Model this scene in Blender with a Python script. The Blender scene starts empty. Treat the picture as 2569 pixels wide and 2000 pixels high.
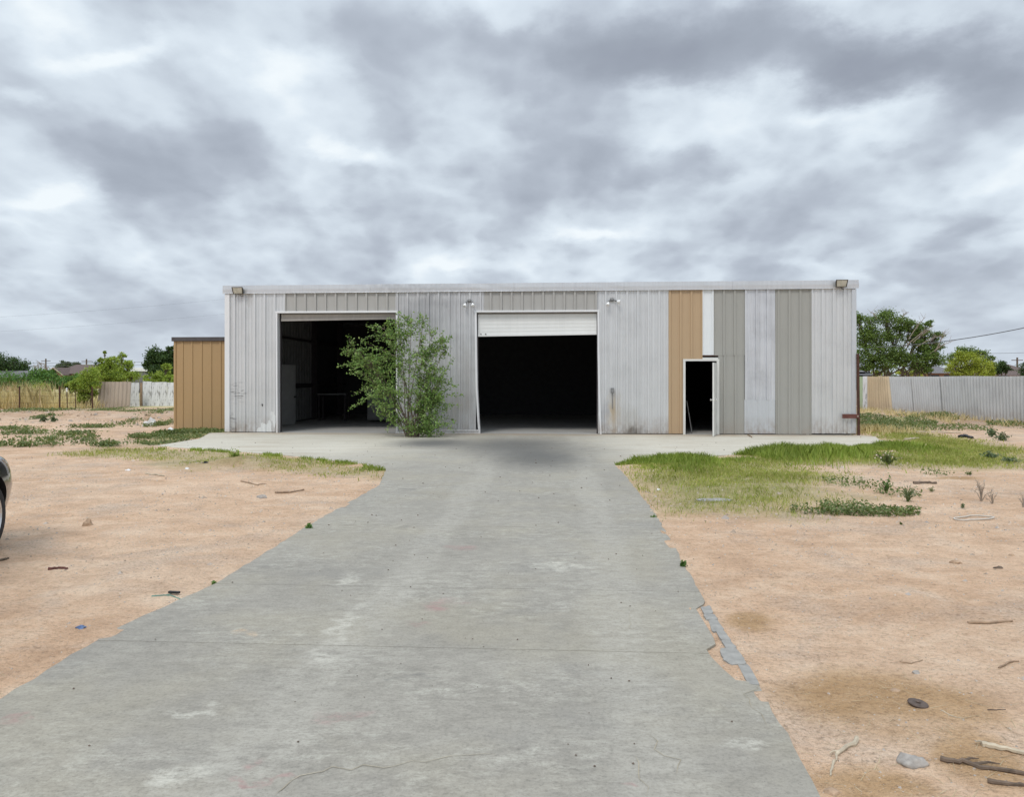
import bpy, bmesh, math, random
import numpy as np
from mathutils import Vector, Matrix, noise as mnoise
from mathutils.geometry import tessellate_polygon
R = math.radians
rng = np.random.default_rng(7); random.seed(7)
S = bpy.context.scene
C = S.collection
# ------------------------------------------------------------------ measuring the photograph
F = 1900.0; CX = 1284.5; HZ = 950.0; EYE = 1.6
def P(px, py, s): return Vector(((px-CX)/F*s, s, EYE-(py-HZ)/F*s))
def G(px, py, z=0.0):
    s = (EYE-z)*F/(py-HZ); return Vector(((px-CX)/F*s, s, z))
def Gs(pts): return [tuple(G(*p)[:2]) for p in pts]

# ------------------------------------------------------------------ node helpers
def put(t, sock, v):
    if isinstance(v, bpy.types.NodeSocket): t.links.new(v, sock)
    elif isinstance(v, (tuple, list)):
        v = tuple(v)
        if len(v) == 3 and len(sock.default_value) == 4: v = v+(1,)
        sock.default_value = v
    else: sock.default_value = v
def nd(t, typ, ins=None, **pr):
    n = t.nodes.new(typ)
    for k, v in pr.items(): setattr(n, k, v)
    for k, v in (ins or {}).items(): put(t, n.inputs[k], v)
    return n
def noise(t, vec, scale, detail=4, rough=.55, dist=0):
    return nd(t, 'ShaderNodeTexNoise', {'Vector': vec, 'Scale': scale, 'Detail': detail, 'Roughness': rough, 'Distortion': dist}).outputs[0]
def ramp(t, fac, stops, interp='LINEAR'):
    n = nd(t, 'ShaderNodeValToRGB', {0: fac}); cr = n.color_ramp; cr.interpolation = interp
    while len(cr.elements) < len(stops): cr.elements.new(.5)
    for e, (p, c) in zip(cr.elements, stops):
        e.position = p
        e.color = (c, c, c, 1) if isinstance(c, (int, float)) else tuple(c)+(1,)
    return n.outputs[0]
def mix(t, fac, a, b, blend='MIX'):
    n = nd(t, 'ShaderNodeMix', data_type='RGBA', blend_type=blend)
    put(t, n.inputs[0], fac); put(t, n.inputs[6], a); put(t, n.inputs[7], b)
    return n.outputs[2]
def mth(t, op, a, b=0.0, clamp=False):
    n = nd(t, 'ShaderNodeMath', operation=op, use_clamp=clamp)
    put(t, n.inputs[0], a); put(t, n.inputs[1], b); return n.outputs[0]
def vmul(t, v, s): 
    n = nd(t, 'ShaderNodeVectorMath', operation='MULTIPLY'); put(t, n.inputs[0], v); put(t, n.inputs[1], s); return n.outputs[0]
def vadd(t, v, s):
    n = nd(t, 'ShaderNodeVectorMath', operation='ADD'); put(t, n.inputs[0], v); put(t, n.inputs[1], s); return n.outputs[0]
def ell(t, vec, c, r, inner=0.0):
    """soft mask 1 inside an ellipse/ellipsoid, 0 outside"""
    inv = tuple(0 if q is None else 1/q for q in r)
    a = vmul(t, vadd(t, vec, tuple(-q for q in c)), inv)
    l = nd(t, 'ShaderNodeVectorMath', operation='LENGTH'); put(t, l.inputs[0], a)
    m = nd(t, 'ShaderNodeMapRange', {0: l.outputs['Value'], 1: 1.0, 2: inner, 3: 0.0, 4: 1.0}, interpolation_type='SMOOTHSTEP')
    return m.outputs[0]
def newmat(name):
    m = bpy.data.materials.new(name); m.use_nodes = True
    t = m.node_tree; b = t.nodes['Principled BSDF']
    return m, t, b
def ocoord(t): return nd(t, 'ShaderNodeTexCoord').outputs['Object']
def bump(t, b, h, strength=.3, dist=.01):
    n = nd(t, 'ShaderNodeBump', {'Height': h, 'Strength': strength, 'Distance': dist}); t.links.new(n.outputs[0], b.inputs['Normal'])
def simple(name, col, rough=.6, metal=0, var=.18, scale=6, spec=.4, bmp=.15):
    m, t, b = newmat(name); o = ocoord(t)
    n1 = noise(t, o, scale, 5, .6)
    dk = tuple(c*(1-var) for c in col); lt = tuple(min(1, c*(1+var)) for c in col)
    put(t, b.inputs['Base Color'], ramp(t, n1, [(.3, dk), (.7, lt)]))
    b.inputs['Roughness'].default_value = rough; b.inputs['Metallic'].default_value = metal
    b.inputs['Specular IOR Level'].default_value = spec
    if bmp: bump(t, b, noise(t, o, scale*9, 3), bmp, .004)
    return m

# ------------------------------------------------------------------ mesh helpers
class MB:
    def __init__(s): s.v = []; s.f = []
    def add(s, v, f):
        o = len(s.v); s.v += [tuple(p) for p in v]; s.f += [tuple(i+o for i in q) for q in f]; return s
    def box(s, x0, x1, y0, y1, z0, z1, bev=0):
        if bev:
            bm = bmesh.new(); bmesh.ops.create_cube(bm, size=1)
            for v in bm.verts: v.co = Vector(((x0+x1)/2+v.co.x*(x1-x0), (y0+y1)/2+v.co.y*(y1-y0), (z0+z1)/2+v.co.z*(z1-z0)))
            bmesh.ops.bevel(bm, geom=bm.edges[:], offset=bev, segments=2, affect='EDGES', profile=.5)
            bm.verts.index_update(); s.add([v.co[:] for v in bm.verts], [[v.index for v in f.verts] for f in bm.faces]); bm.free(); return s
        v = [(x, y, z) for x in (x0, x1) for y in (y0, y1) for z in (z0, z1)]
        return s.add(v, [(0,1,3,2),(4,6,7,5),(0,4,5,1),(2,3,7,6),(0,2,6,4),(1,5,7,3)])
    def tube(s, pts, rad, n=6, cap=True, flat=1.0):
        pts = [Vector(p) for p in pts]
        if isinstance(rad, (int, float)): rad = [rad]*len(pts)
        rings = []; up = None
        for i, p in enumerate(pts):
            d = (pts[min(i+1, len(pts)-1)]-pts[max(i-1, 0)])
            if d.length < 1e-9: d = Vector((0,0,1))
            d.normalize()
            if up is None: up = d.orthogonal()
            a = (up-d*up.dot(d)); a = a.normalized() if a.length > 1e-6 else d.orthogonal().normalized()
            b = d.cross(a); up = a
            rings.append([p+(a*math.cos(2*math.pi*k/n)+b*math.sin(2*math.pi*k/n)*flat)*rad[i] for k in range(n)])
        v = [q for r in rings for q in r]; f = []
        for i in range(len(pts)-1):
            for k in range(n): f.append((i*n+k, i*n+(k+1) % n, (i+1)*n+(k+1) % n, (i+1)*n+k))
        if cap: f.append(tuple(range(n))[::-1]); f.append(tuple((len(pts)-1)*n+k for k in range(n)))
        return s.add(v, f)
    def lathe(s, prof, n=24, mat=None, cap=False):
        """prof: (r, z) about local z; mat: 4x4"""
        mat = mat or Matrix()
        v = []; f = []
        for (r, z) in prof:
            for k in range(n):
                v.append(mat @ Vector((r*math.cos(2*math.pi*k/n), r*math.sin(2*math.pi*k/n), z)))
        for i in range(len(prof)-1):
            for k in range(n): f.append((i*n+k, i*n+(k+1) % n, (i+1)*n+(k+1) % n, (i+1)*n+k))
        if cap: f.append(tuple(range(n))[::-1]); f.append(tuple((len(prof)-1)*n+k for k in range(n)))
        return s.add(v, f)
    def build(s, name, mat, parent=None, smooth=False, label=None):
        me = bpy.data.meshes.new(name); me.from_pydata(s.v, [], s.f); me.update()
        if smooth: me.polygons.foreach_set('use_smooth', [True]*len(me.polygons))
        me.materials.append(mat)
        o = bpy.data.objects.new(name, me); C.objects.link(o)
        if parent is not None: o.parent = parent
        if label: o['label'] = label
        return o
def npobj(name, V, nv, mat, parent=None, smooth=False):
    """V: (N*nv,3) separate polygons of nv corners each"""
    V = np.asarray(V, dtype=np.float32).reshape(-1, 3); n = len(V)//nv
    me = bpy.data.meshes.new(name)
    me.vertices.add(len(V)); me.vertices.foreach_set('co', V.ravel())
    me.loops.add(len(V)); me.loops.foreach_set('vertex_index', np.arange(len(V), dtype=np.int32))
    me.polygons.add(n); me.polygons.foreach_set('loop_start', np.arange(0, len(V), nv, dtype=np.int32))
    me.polygons.foreach_set('loop_total', np.full(n, nv, dtype=np.int32))
    me.update(calc_edges=True); me.validate()
    if smooth: me.polygons.foreach_set('use_smooth', [True]*n)
    me.materials.append(mat)
    o = bpy.data.objects.new(name, me); C.objects.link(o)
    if parent is not None: o.parent = parent
    return o
def empty(name, label, cat, loc=(0,0,0), rz=0, group=None):
    o = bpy.data.objects.new(name, None); C.objects.link(o); o.empty_display_size = .2
    o.location = loc; o.rotation_euler = (0, 0, rz); tag(o, label, cat, group); return o
def tag(o, label, cat, group=None):
    o['label'] = label; o['category'] = cat
    if group: o['group'] = group
    return o
def kind(o, k): o['kind'] = k; return o

# ------------------------------------------------------------------ numpy value noise
def vn(x, y, seed=0):
    xi = np.floor(x); yi = np.floor(y); fx = x-xi; fy = y-yi
    h = lambda i, j: np.modf(np.abs(np.sin(i*127.1+j*311.7+seed*74.7)*43758.5453))[0]
    u = fx*fx*(3-2*fx); v = fy*fy*(3-2*fy)
    return (h(xi,yi)*(1-u)+h(xi+1,yi)*u)*(1-v)+(h(xi,yi+1)*(1-u)+h(xi+1,yi+1)*u)*v
def fbm(x, y, seed=0, oc=4):
    r = 0; a = .5; f = 1
    for k in range(oc): r = r+a*vn(x*f, y*f, seed+k); a *= .5; f *= 2.03
    return r/(1-.5**oc)
def inside(x, y, poly):
    r = np.zeros(np.shape(x), bool); n = len(poly)
    for i in range(n):
        x0, y0 = poly[i]; x1, y1 = poly[(i+1) % n]
        if y0 == y1: continue
        c = ((y0 > y) != (y1 > y)) & (x < (x1-x0)*(y-y0)/(y1-y0)+x0); r ^= c
    return r
def pdist(x, y, poly):
    d = np.full(np.shape(x), 1e9); n = len(poly)
    for i in range(n):
        x0, y0 = poly[i]; x1, y1 = poly[(i+1) % n]; dx = x1-x0; dy = y1-y0; L = dx*dx+dy*dy+1e-12
        t = np.clip(((x-x0)*dx+(y-y0)*dy)/L, 0, 1); d = np.minimum(d, np.hypot(x-x0-t*dx, y-y0-t*dy))
    return np.where(inside(x, y, poly), -d, d)
sst = lambda a, b, x: (lambda t: t*t*(3-2*t))(np.clip((x-a)/(b-a), 0, 1))

# ------------------------------------------------------------------ the building's own frame
A = Vector((-8.483, 22.5)); B = Vector((9.715, 21.4))
DU = (B-A).normalized(); UL = (B-A).length; TH = math.atan2(DU.y, DU.x); DN = Vector((-DU.y, DU.x))
def wu(px):
    k = (px-CX)/F; return (k*A.y-A.x)/(DU.x-k*DU.y)
def wz(px, py):
    s = A.y+wu(px)*DU.y; return EYE-(py-HZ)/F*s
def loc2w(u, y): 
    q = A+DU*u+DN*y; return (q.x, q.y)
def w2loc(x, y):
    d = Vector((x, y))-A; return d.dot(DU), d.dot(DN)

# ------------------------------------------------------------------ slab outline (driveway + apron)
right_edge = Gs([(2090,2060),(2058,2000),(1990,1872),(1928,1762),(1903,1719),(1873,1710),(1846,1707),(1815,1680),(1785,1650),(1772,1630),
  (1795,1616),(1790,1600),(1775,1575),(1758,1548),(1746,1528),(1765,1516),(1768,1508),(1757,1488),(1705,1398),(1647,1294),(1600,1232),(1566,1190),(1541,1165)])
apron_r = Gs([(1600,1159),(1741,1147),(2050,1130),(2262,1114),(2205,1103)])
cornerR = [loc2w(UL+.35, -.45), loc2w(UL+.1, -.012)]
cornerL = [loc2w(0, -.012), loc2w(-.4, -.25)]
apron_l = Gs([(500,1101),(388,1119),(706,1141),(900,1163),(968,1177)])
left_edge = Gs([(953,1217),(776,1317),(660,1390),(541,1464),(420,1520),(294,1576),(150,1662),(0,1756)])
slab = [(1.0,-6.0)]+[right_edge[0]]+right_edge[1:]+apron_r+cornerR+cornerL+apron_l+left_edge+[(-2.85,-6.0)]
def wobble(poly, step=.35, amp=.012):
    out = []
    for i in range(len(poly)):
        a = Vector(poly[i]); b = Vector(poly[(i+1) % len(poly)]); n = max(1, int((b-a).length/step))
        for k in range(n):
            q = a.lerp(b, k/n)
            if k: q += Vector((random.uniform(-amp, amp), random.uniform(-amp, amp)))
            out.append((q.x, q.y))
    return out
slab_fine = slab
bld = [loc2w(0,0), loc2w(UL,0), loc2w(UL,12), loc2w(0,12)]

# ------------------------------------------------------------------ ground relief
def gheight(x, y):
    x = np.asarray(x, float); y = np.asarray(y, float)
    n = (fbm(x*.45, y*.45, 1)-.5)*.09+(fbm(x*2.2, y*2.2, 5, 3)-.5)*.022+(fbm(x*7, y*7, 9, 2)-.5)*.008
    # low berm of pushed-up soil before the left fences, and dirt along the right fence
    bl = sst(25, 29, y)*(1-sst(32.5, 36, y))*(1-sst(-10.5, -8.5, x))
    n = n+.55*bl*(.06+.95*np.clip(fbm(x*.55, y*.75, 21)-.42, 0, 1)+.30*(fbm(x*1.6, y*1.6, 31)-.5)+.12*(fbm(x*4, y*4, 33, 2)-.5))
    br = sst(11, 14, x)*(1-sst(17.3, 18.1, x))*sst(24, 27, y)*(1-sst(40, 44, y))
    n = n+br*.5*np.clip(fbm(x*.6, y*.6, 41)-.45, 0, 1)
    m = G(618, 1168)   # small dirt mound by the apron
    n = n+.17*np.exp(-(((x-m.x)/.75)**2+((y-m.y)/.45)**2))*(.75+.5*fbm(x*5, y*5, 51))
    # wheel ruts curving over the left sand
    for rad, w in ((13.2,.16),(14.8,.16),(9.6,.13),(11.1,.13)):
        d = np.hypot(x+13.5, y-1.5)-rad
        n = n-.022*np.exp(-(d/w)**2)*(x < -2.6)*(.6+.4*np.sin((np.arctan2(y-1.5, x+13.5))*rad*18))
    d1 = pdist(x, y, slab); d2 = pdist(x, y, bld); d = np.minimum(d1, d2)
    k = sst(.03, .9, d); lap = -.016+.075*np.clip(fbm(x*2.6, y*2.6, 221, 3)-.47, 0, .25); n = n*k+lap*(1-k)
    return np.where(d < -.05, lap-.06*sst(.05, .17, -d), n)
def gz(x, y): return float(gheight(np.array([x]), np.array([y]))[0])

# masks -------------------------------------------------------------
c6 = lambda pts: Gs([(1500+x/2.043, 1050+y/2.043) for x, y in pts])
GR_MAIN = c6([(78,228),(300,214),(600,200),(850,168),(1050,172),(1400,168),(1640,140),(1345,92),(1335,55),(1500,40),(1900,110),(2300,165),(2300,262),(1900,266),(1600,254),(1450,246),(1150,245),(1340,290),(1340,322),(1180,350),(1390,395),(1400,440),(1180,470),(1190,512),(700,494),(420,500),(280,490),(180,440),(110,345),(84,275)])
GR_LEFT = Gs([(120,1143),(180,1134),(250,1122),(388,1121),(706,1143),(900,1165),(972,1180),(964,1198),(900,1212),(850,1203),(700,1190),(600,1181),(480,1182),(350,1166),(300,1152),(180,1151)])
GR_SHED = Gs([(420,1086),(440,1079),(576,1077),(578,1088),(500,1103),(380,1120),(330,1118),(360,1095)])
GR_FAR = Gs([(2150,1058),(2200,1050),(2330,1046),(2350,1056),(2300,1072),(2150,1078)])
WET = [((2230,1745),300,95),((2200,1950),190,60),((1885,1548),95,26),((2400,1200),80,6),((2480,1890),120,90)]
def masks(x, y):
    wx = x+(fbm(x*.8, y*.8, 61)-.5)*1.2; wy = y+(fbm(x*.8, y*.8, 71)-.5)*1.0
    wx2 = x+(fbm(x*2.2, y*2.2, 62)-.5)*.5; wy2 = y+(fbm(x*2.2, y*2.2, 72)-.5)*.4
    g = np.zeros_like(x)
    for poly, soft in ((GR_MAIN,.8),(GR_LEFT,.35),(GR_SHED,.25),(GR_FAR,.8)):
        g = np.maximum(g, (1-sst(-soft*1.6, soft*.6, pdist(wx, wy, poly)))*(.55 if poly is GR_LEFT else 1))
    far = sst(40, 43, y)*(1-sst(15, 19, x))
    w = np.zeros_like(x)
    for (cx, cy), rx, ry in WET:
        c = G(cx, cy); ax = rx/F*c.y; ay = (G(cx, cy-ry).y-G(cx, cy+ry).y)/2
        w = np.maximum(w, 1-sst(.45, 1.1, np.hypot((wx2-c.x)/ax, (wy2-c.y)/ay)))
    b = sst(12, 15, x)*sst(23, 27, y)+sst(26, 30, y)*(x < -8)*.6
    m = G(618, 1168); b = np.maximum(b, np.exp(-(((x-m.x)/.9)**2+((y-m.y)/.6)**2)))
    return g, w, np.clip(b, 0, 1), far

# ------------------------------------------------------------------ materials
def mat_sand():
    m, t, b = newmat('sandy_soil'); o = ocoord(t)
    at = nd(t, 'ShaderNodeAttribute', attribute_name='mask'); sp = nd(t, 'ShaderNodeSeparateColor', {0: at.outputs['Color']})
    g, w, br = sp.outputs[0], sp.outputs[1], sp.outputs[2]
    far = at.outputs['Alpha']
    big = noise(t, o, .33, 6, .62); med = noise(t, vmul(t, o, (1, 1.3, 1)), 1.7, 7, .7); fin = noise(t, o, 42, 4, .7); spk = noise(t, o, 110, 2, .6)
    col = ramp(t, big, [(.37, SAND[0]), (.5, SAND[1]), (.63, SAND[2])])
    col = mix(t, .55, col, ramp(t, med, [(.36, SAND[3]), (.5, SAND[1]), (.64, SAND[4])]))
    col = mix(t, br, col, ramp(t, med, [(.3, (.36,.225,.14)), (.6, (.50,.35,.235))]))
    pl = ramp(t, noise(t, vmul(t, vadd(t, o, (31,5,0)), (1,1.6,1)), .16, 5, .6), [(.48, 0.0), (.62, .4)])
    col = mix(t, pl, col, ramp(t, med, [(.36, (.70,.53,.39)), (.62, (.85,.68,.52))]))
    # greyish gravelly patches
    gp = ramp(t, noise(t, o, .9, 5, .65, .6), [(.50, 0.0), (.64, .5)])
    col = mix(t, gp, col, ramp(t, fin, [(.36, (.36,.285,.225)), (.6, (.64,.51,.41))]))
    col = mix(t, w, col, ramp(t, med, [(.38, (.45,.285,.15)), (.62, (.58,.385,.225))]))
    dry = ramp(t, noise(t, o, 3.5, 5, .7), [(.3, (.20,.22,.06)), (.5, (.30,.30,.11)), (.7, (.46,.40,.22))])
    col = mix(t, mth(t, 'MULTIPLY', g, .85), col, dry)
    col = mix(t, far, col, ramp(t, noise(t, o, .5, 4), [(.35, (.60,.50,.28)), (.65, (.48,.44,.21))]))
    sx_ = noise(t, vmul(t, o, (1, 1.1, 1)), 13, 7, .8)
    col = mix(t, .7, col, ramp(t, sx_, [(.32, (.62,.57,.53)), (.47, (.97,.96,.95)), (.62, (1.0,1.0,1.0)), (.74, (1.12,1.12,1.12))]), 'MULTIPLY')
    col = mix(t, .7, col, ramp(t, fin, [(.28, .45), (.48, .98), (.8, 1.05)]), 'MULTIPLY')
    col = mix(t, ramp(t, spk, [(.66, 0.0), (.72, .8)]), col, (.66,.58,.5))
    col = mix(t, ramp(t, spk, [(.28, .75), (.34, 0.0)]), col, (.20,.14,.10))
    put(t, b.inputs['Base Color'], col); b.inputs['Roughness'].default_value = .95; b.inputs['Specular IOR Level'].default_value = .15
    h = mth(t, 'ADD', mth(t, 'MULTIPLY', fin, .5), mth(t, 'ADD', mth(t, 'MULTIPLY', noise(t, vmul(t, o, (1, 1.5, 1)), 12, 5, .7), 1.3), mth(t, 'MULTIPLY', spk, .2)))
    bump(t, b, h, 1.0, .035)
    return m
SAND = [(.585,.385,.25), (.71,.485,.325), (.82,.605,.435), (.50,.325,.21), (.84,.645,.475)]
def mat_concrete(indoor=False):
    m, t, b = newmat('shop_floor_concrete' if indoor else 'weathered_concrete'); o = ocoord(t)
    n1 = noise(t, vmul(t, o, (1, 1.4, 1)), .8, 8, .68, .3); n2 = noise(t, vmul(t, o, (1, 1.8, 1)), 5.5, 11, .8, .2); n3 = noise(t, o, 55, 4, .7)
    if indoor:
        col = ramp(t, n1, [(.3, (.36,.35,.33)), (.7, (.48,.465,.44))])
    else:
        col = ramp(t, n2, [(.32, (.265,.246,.218)), (.45, (.34,.318,.285)), (.56, (.395,.37,.332)), (.68, (.50,.47,.42))])
        col = mix(t, .5, col, ramp(t, n1, [(.36, (.30,.28,.25)), (.5, (.355,.333,.30)), (.64, (.41,.385,.345))]))
        # pale flaking laitance in ragged patches
        flk = noise(t, vmul(t, o, (1, 1.9, 1)), 7.0, 13, .88, .15)
        lowm = ramp(t, noise(t, vmul(t, o, (1, 1.5, 1)), .8, 6, .65), [(.42, .2), (.6, 1.0)])
        col = mix(t, mth(t, 'MULTIPLY', lowm, ramp(t, flk, [(.49, 0.0), (.60, .7)])), col, (.60,.585,.525))
        col = mix(t, ramp(t, flk, [(.38, .5), (.47, 0.0)]), col, (.25,.24,.215))
        # yellowish and pinkish tints
        col = mix(t, ramp(t, noise(t, vadd(t, o, (7,3,0)), .7, 5, .6), [(.48, 0.0), (.62, .28)]), col, (.45,.405,.31))
        col = mix(t, ramp(t, noise(t, vadd(t, o, (17,9,0)), 1.0, 6, .7), [(.54, 0.0), (.68, .35)]), col, (.27,.26,.25))
        uu = nd(t, 'ShaderNodeVectorMath', operation='DOT_PRODUCT'); put(t, uu.inputs[0], vadd(t, o, vmul(t, vadd(t, nd(t, 'ShaderNodeTexNoise', {'Vector': vmul(t, o, (.6,.25,1)), 'Scale': 1.0, 'Detail': 5}).outputs[1], (-.5,-.5,-.5)), (.9,0,0)))); put(t, uu.inputs[1], (DU.x, DU.y, 0)); uu = uu.outputs['Value']
        for cx_, wd_ in ((-1.28,.26),(.42,.26)):
            tk = nd(t, 'ShaderNodeMapRange', {0: mth(t, 'ABSOLUTE', mth(t, 'SUBTRACT', uu, cx_)), 1: wd_, 2: wd_*.3, 3: 0.0, 4: 1.0}, interpolation_type='SMOOTHSTEP').outputs[0]
            col = mix(t, mth(t, 'MULTIPLY', tk, ramp(t, flk, [(.42, .1), (.6, .65)])), col, (.50,.475,.43))
        wv = vadd(t, o, vmul(t, vadd(t, nd(t, 'ShaderNodeTexNoise', {'Vector': o, 'Scale': 4.0, 'Detail': 6}).outputs[1], (-.5,-.5,-.5)), (.55,.55,0)))
        def spot(col, pts, c, st, rag=True):
            for (px, py, rx, ry) in pts:
                g = G(px, py); ay = (G(px, py-ry).y-G(px, py+ry).y)/2
                e = ell(t, wv, (g.x, g.y, 0), (rx/F*g.y, ay, None), .1)
                e = mth(t, 'MULTIPLY', e, ramp(t, flk, [(.43, .05), (.56, 1.0)]) if rag else 1.0)
                col = mix(t, mth(t, 'MULTIPLY', e, st), col, c)
            return col
        col = spot(col, [(1106,1518,60,16),(830,1803,90,22),(640,1925,50,16),(1160,1374,45,8),(1583,1985,26,9),(655,1955,70,9),(1050,1565,60,8),(50,1815,45,14)], (.42,.23,.23), .6)
        col = spot(col, [(875,1455,55,22),(860,1570,34,70),(420,1970,85,42),(1880,1870,60,20),(520,1780,80,14),(835,1650,60,30),(1400,1420,90,14)], (.64,.62,.56), .85)
        col = spot(col, [(598,1590,30,10)], (.62,.47,.34), .95)
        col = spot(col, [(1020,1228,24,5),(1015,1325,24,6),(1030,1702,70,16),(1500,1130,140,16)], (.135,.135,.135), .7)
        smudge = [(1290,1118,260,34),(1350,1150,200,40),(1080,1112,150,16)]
        # the apron by the building is an older, creamier pour
        ys = nd(t, 'ShaderNodeSeparateXYZ', {0: wv}).outputs
        ap = nd(t, 'ShaderNodeMapRange', {0: ys[1], 1: 12.0, 2: 17.0, 3: 0.0, 4: .8}).outputs[0]
        sx = nd(t, 'ShaderNodeMapRange', {0: mth(t, 'ABSOLUTE', mth(t, 'ADD', ys[0], .2)), 1: 1.6, 2: 3.6, 3: .25, 4: 1.0}).outputs[0]
        cream = ramp(t, noise(t, vmul(t, o, (.5, 2.6, 1)), 1.2, 6, .65), [(.3, (.58,.51,.415)), (.5, (.72,.675,.59)), (.7, (.78,.745,.67))])
        col = mix(t, mth(t, 'MULTIPLY', ap, sx), col, cream)
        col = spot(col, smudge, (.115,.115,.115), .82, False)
        # rusty silt washed along the foot of the wall
        lw = w2l_nodes(t, wv)
        rs = nd(t, 'ShaderNodeMapRange', {0: lw, 1: -1.1, 2: -.15, 3: 0.0, 4: .7}).outputs[0]
        col = mix(t, mth(t, 'MULTIPLY', rs, ramp(t, n1, [(.35, .2), (.6, 1.0)])), col, (.40,.29,.20))
    if not indoor: col = mix(t, 1.0, col, (.86,.85,.81), 'MULTIPLY')
    col = mix(t, .5, col, ramp(t, n3, [(.3, .5), (.5, .97), (.75, 1.08)]), 'MULTIPLY')
    mt_ = noise(t, vmul(t, o, (1, 1.7, 1)), 13, 8, .82)
    col = mix(t, .75, col, ramp(t, mt_, [(.32, .72), (.48, .98), (.62, 1.02), (.74, 1.2)]), 'MULTIPLY')
    col = mix(t, ramp(t, noise(t, o, 120, 2), [(.26, .8), (.31, 0.0)]), col, (.10,.10,.10))
    put(t, b.inputs['Base Color'], col); b.inputs['Roughness'].default_value = .82; b.inputs['Specular IOR Level'].default_value = .3
    bump(t, b, mth(t, 'ADD', mth(t, 'MULTIPLY', n2, 1.0), mth(t, 'MULTIPLY', n3, .35)), .35, .008)
    return m
def w2l_nodes(t, vec):
    n = nd(t, 'ShaderNodeVectorMath', operation='DOT_PRODUCT'); put(t, n.inputs[0], vadd(t, vec, (-A.x, -A.y, 0))); put(t, n.inputs[1], (DN.x, DN.y, 0)); return n.outputs['Value']
def mat_sheet(name, col, metal, rough, streak=.5, grime=(), paint=(), scuff=(), dirt=1.0):
    m, t, b = newmat(name); o = ocoord(t)
    st = noise(t, vmul(t, o, (14, 14, .5)), 1.0, 6, .7); cl = noise(t, o, 1.3, 6, .65); sp = noise(t, vmul(t, o, (1,1,.55)), 5.5, 7, .75)
    dk = tuple(c*(1-.28*streak) for c in col); lt = tuple(min(.95, c*(1+.16*streak)) for c in col)
    c = mix(t, .5, ramp(t, st, [(.3, dk), (.55, col), (.75, lt)]), ramp(t, cl, [(.3, dk), (.5, col), (.72, lt)]))
    c = mix(t, ramp(t, sp, [(.63, 0.0), (.75, .35*streak)]), c, tuple(q*.55 for q in col))
    z = nd(t, 'ShaderNodeSeparateXYZ', {0: o}).outputs[2]
    low = nd(t, 'ShaderNodeMapRange', {0: z, 1: .55, 2: .0, 3: 0.0, 4: 1.0}).outputs[0]
    c = mix(t, mth(t, 'MULTIPLY', mth(t, 'MULTIPLY', low, dirt), ramp(t, sp, [(.38, 0.0), (.62, .75)])), c, (.30,.22,.16))
    wv = vadd(t, o, vmul(t, vadd(t, nd(t, 'ShaderNodeTexNoise', {'Vector': vmul(t, o, (2.5,1,1.2)), 'Scale': 2.4, 'Detail': 6}).outputs[1], (-.5,-.5,-.5)), (.55,0,.75)))
    for (cc, rr, q, k) in grime: c = mix(t, mth(t, 'MULTIPLY', ell(t, wv, cc, rr, .1), mth(t, 'MULTIPLY', k, ramp(t, st, [(.35, .35), (.6, 1.0)]))), c, q)
    rg = b.inputs['Roughness']; rg.default_value = rough; b.inputs['Metallic'].default_value = metal
    for (cc, rr, q, k) in paint:
        e = mth(t, 'MULTIPLY', mth(t, 'GREATER_THAN', ell(t, wv, cc, rr, 0), .4), k); c = mix(t, e, c, q)
    for (cc, rr) in scuff:
        ln = noise(t, vmul(t, vadd(t, o, (0, 0, 0)), (2.2, 1, 16)), 1.3, 4, .6, .3); c = mix(t, mth(t, 'MULTIPLY', ell(t, o, cc, rr, .4), ramp(t, ln, [(.52, 0.0), (.6, .7)])), c, (.2,.2,.21))
    put(t, b.inputs['Base Color'], c)
    bump(t, b, mth(t, 'ADD', noise(t, o, 2.2, 3), mth(t, 'MULTIPLY', noise(t, o, 60, 2), .03)), .25, .02)
    return m
def mat_leaf(name, cols, trans=.3, rough=.55):
    m, t, b = newmat(name)
    g = nd(t, 'ShaderNodeNewGeometry'); r = g.outputs['Random Per Island']
    n = len(cols); c = ramp(t, r, [(i/(n-1) if n > 1 else 0, q) for i, q in enumerate(cols)])
    pn = noise(t, g.outputs['Position'], 1.1, 3, .6)
    c = mix(t, .6, c, ramp(t, pn, [(.3, .55), (.7, 1.25)]), 'MULTIPLY')
    put(t, b.inputs['Base Color'], c); b.inputs['Roughness'].default_value = rough; b.inputs['Specular IOR Level'].default_value = .3
    tr = nd(t, 'ShaderNodeBsdfTranslucent', {0: mix(t, 1.0, c, (1.15,1.1,.6), 'MULTIPLY')})
    ms = nd(t, 'ShaderNodeMixShader', {0: trans, 1: b.outputs[0], 2: tr.outputs[0]})
    t.links.new(ms.outputs[0], t.nodes['Material Output'].inputs[0])
    return m
zc = lambda px, py: (wu(px), 0, wz(px, py))
M = {}
M['sand'] = mat_sand(); M['concrete'] = mat_concrete(); M['floor'] = mat_concrete(True)
gal = (.66,.665,.67)
M['silver'] = mat_sheet('galvanised_sheet', gal, .55, .42, .55,
    paint=[(zc(665,1078), (.42,.5,.3), (.80,.81,.81), 1.0), (zc(690,1050), (.12,.5,.3), (.80,.81,.81), .9), (zc(640,1085), (.2,.5,.12), (.80,.81,.81), .9)],
    grime=[(zc(625,745), (.16,.5,.35), (.33,.29,.24), .6)],
    scuff=[(zc(598,985), (.34,.5,.42)), (zc(585,1060), (.15,.5,.4))])
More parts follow.
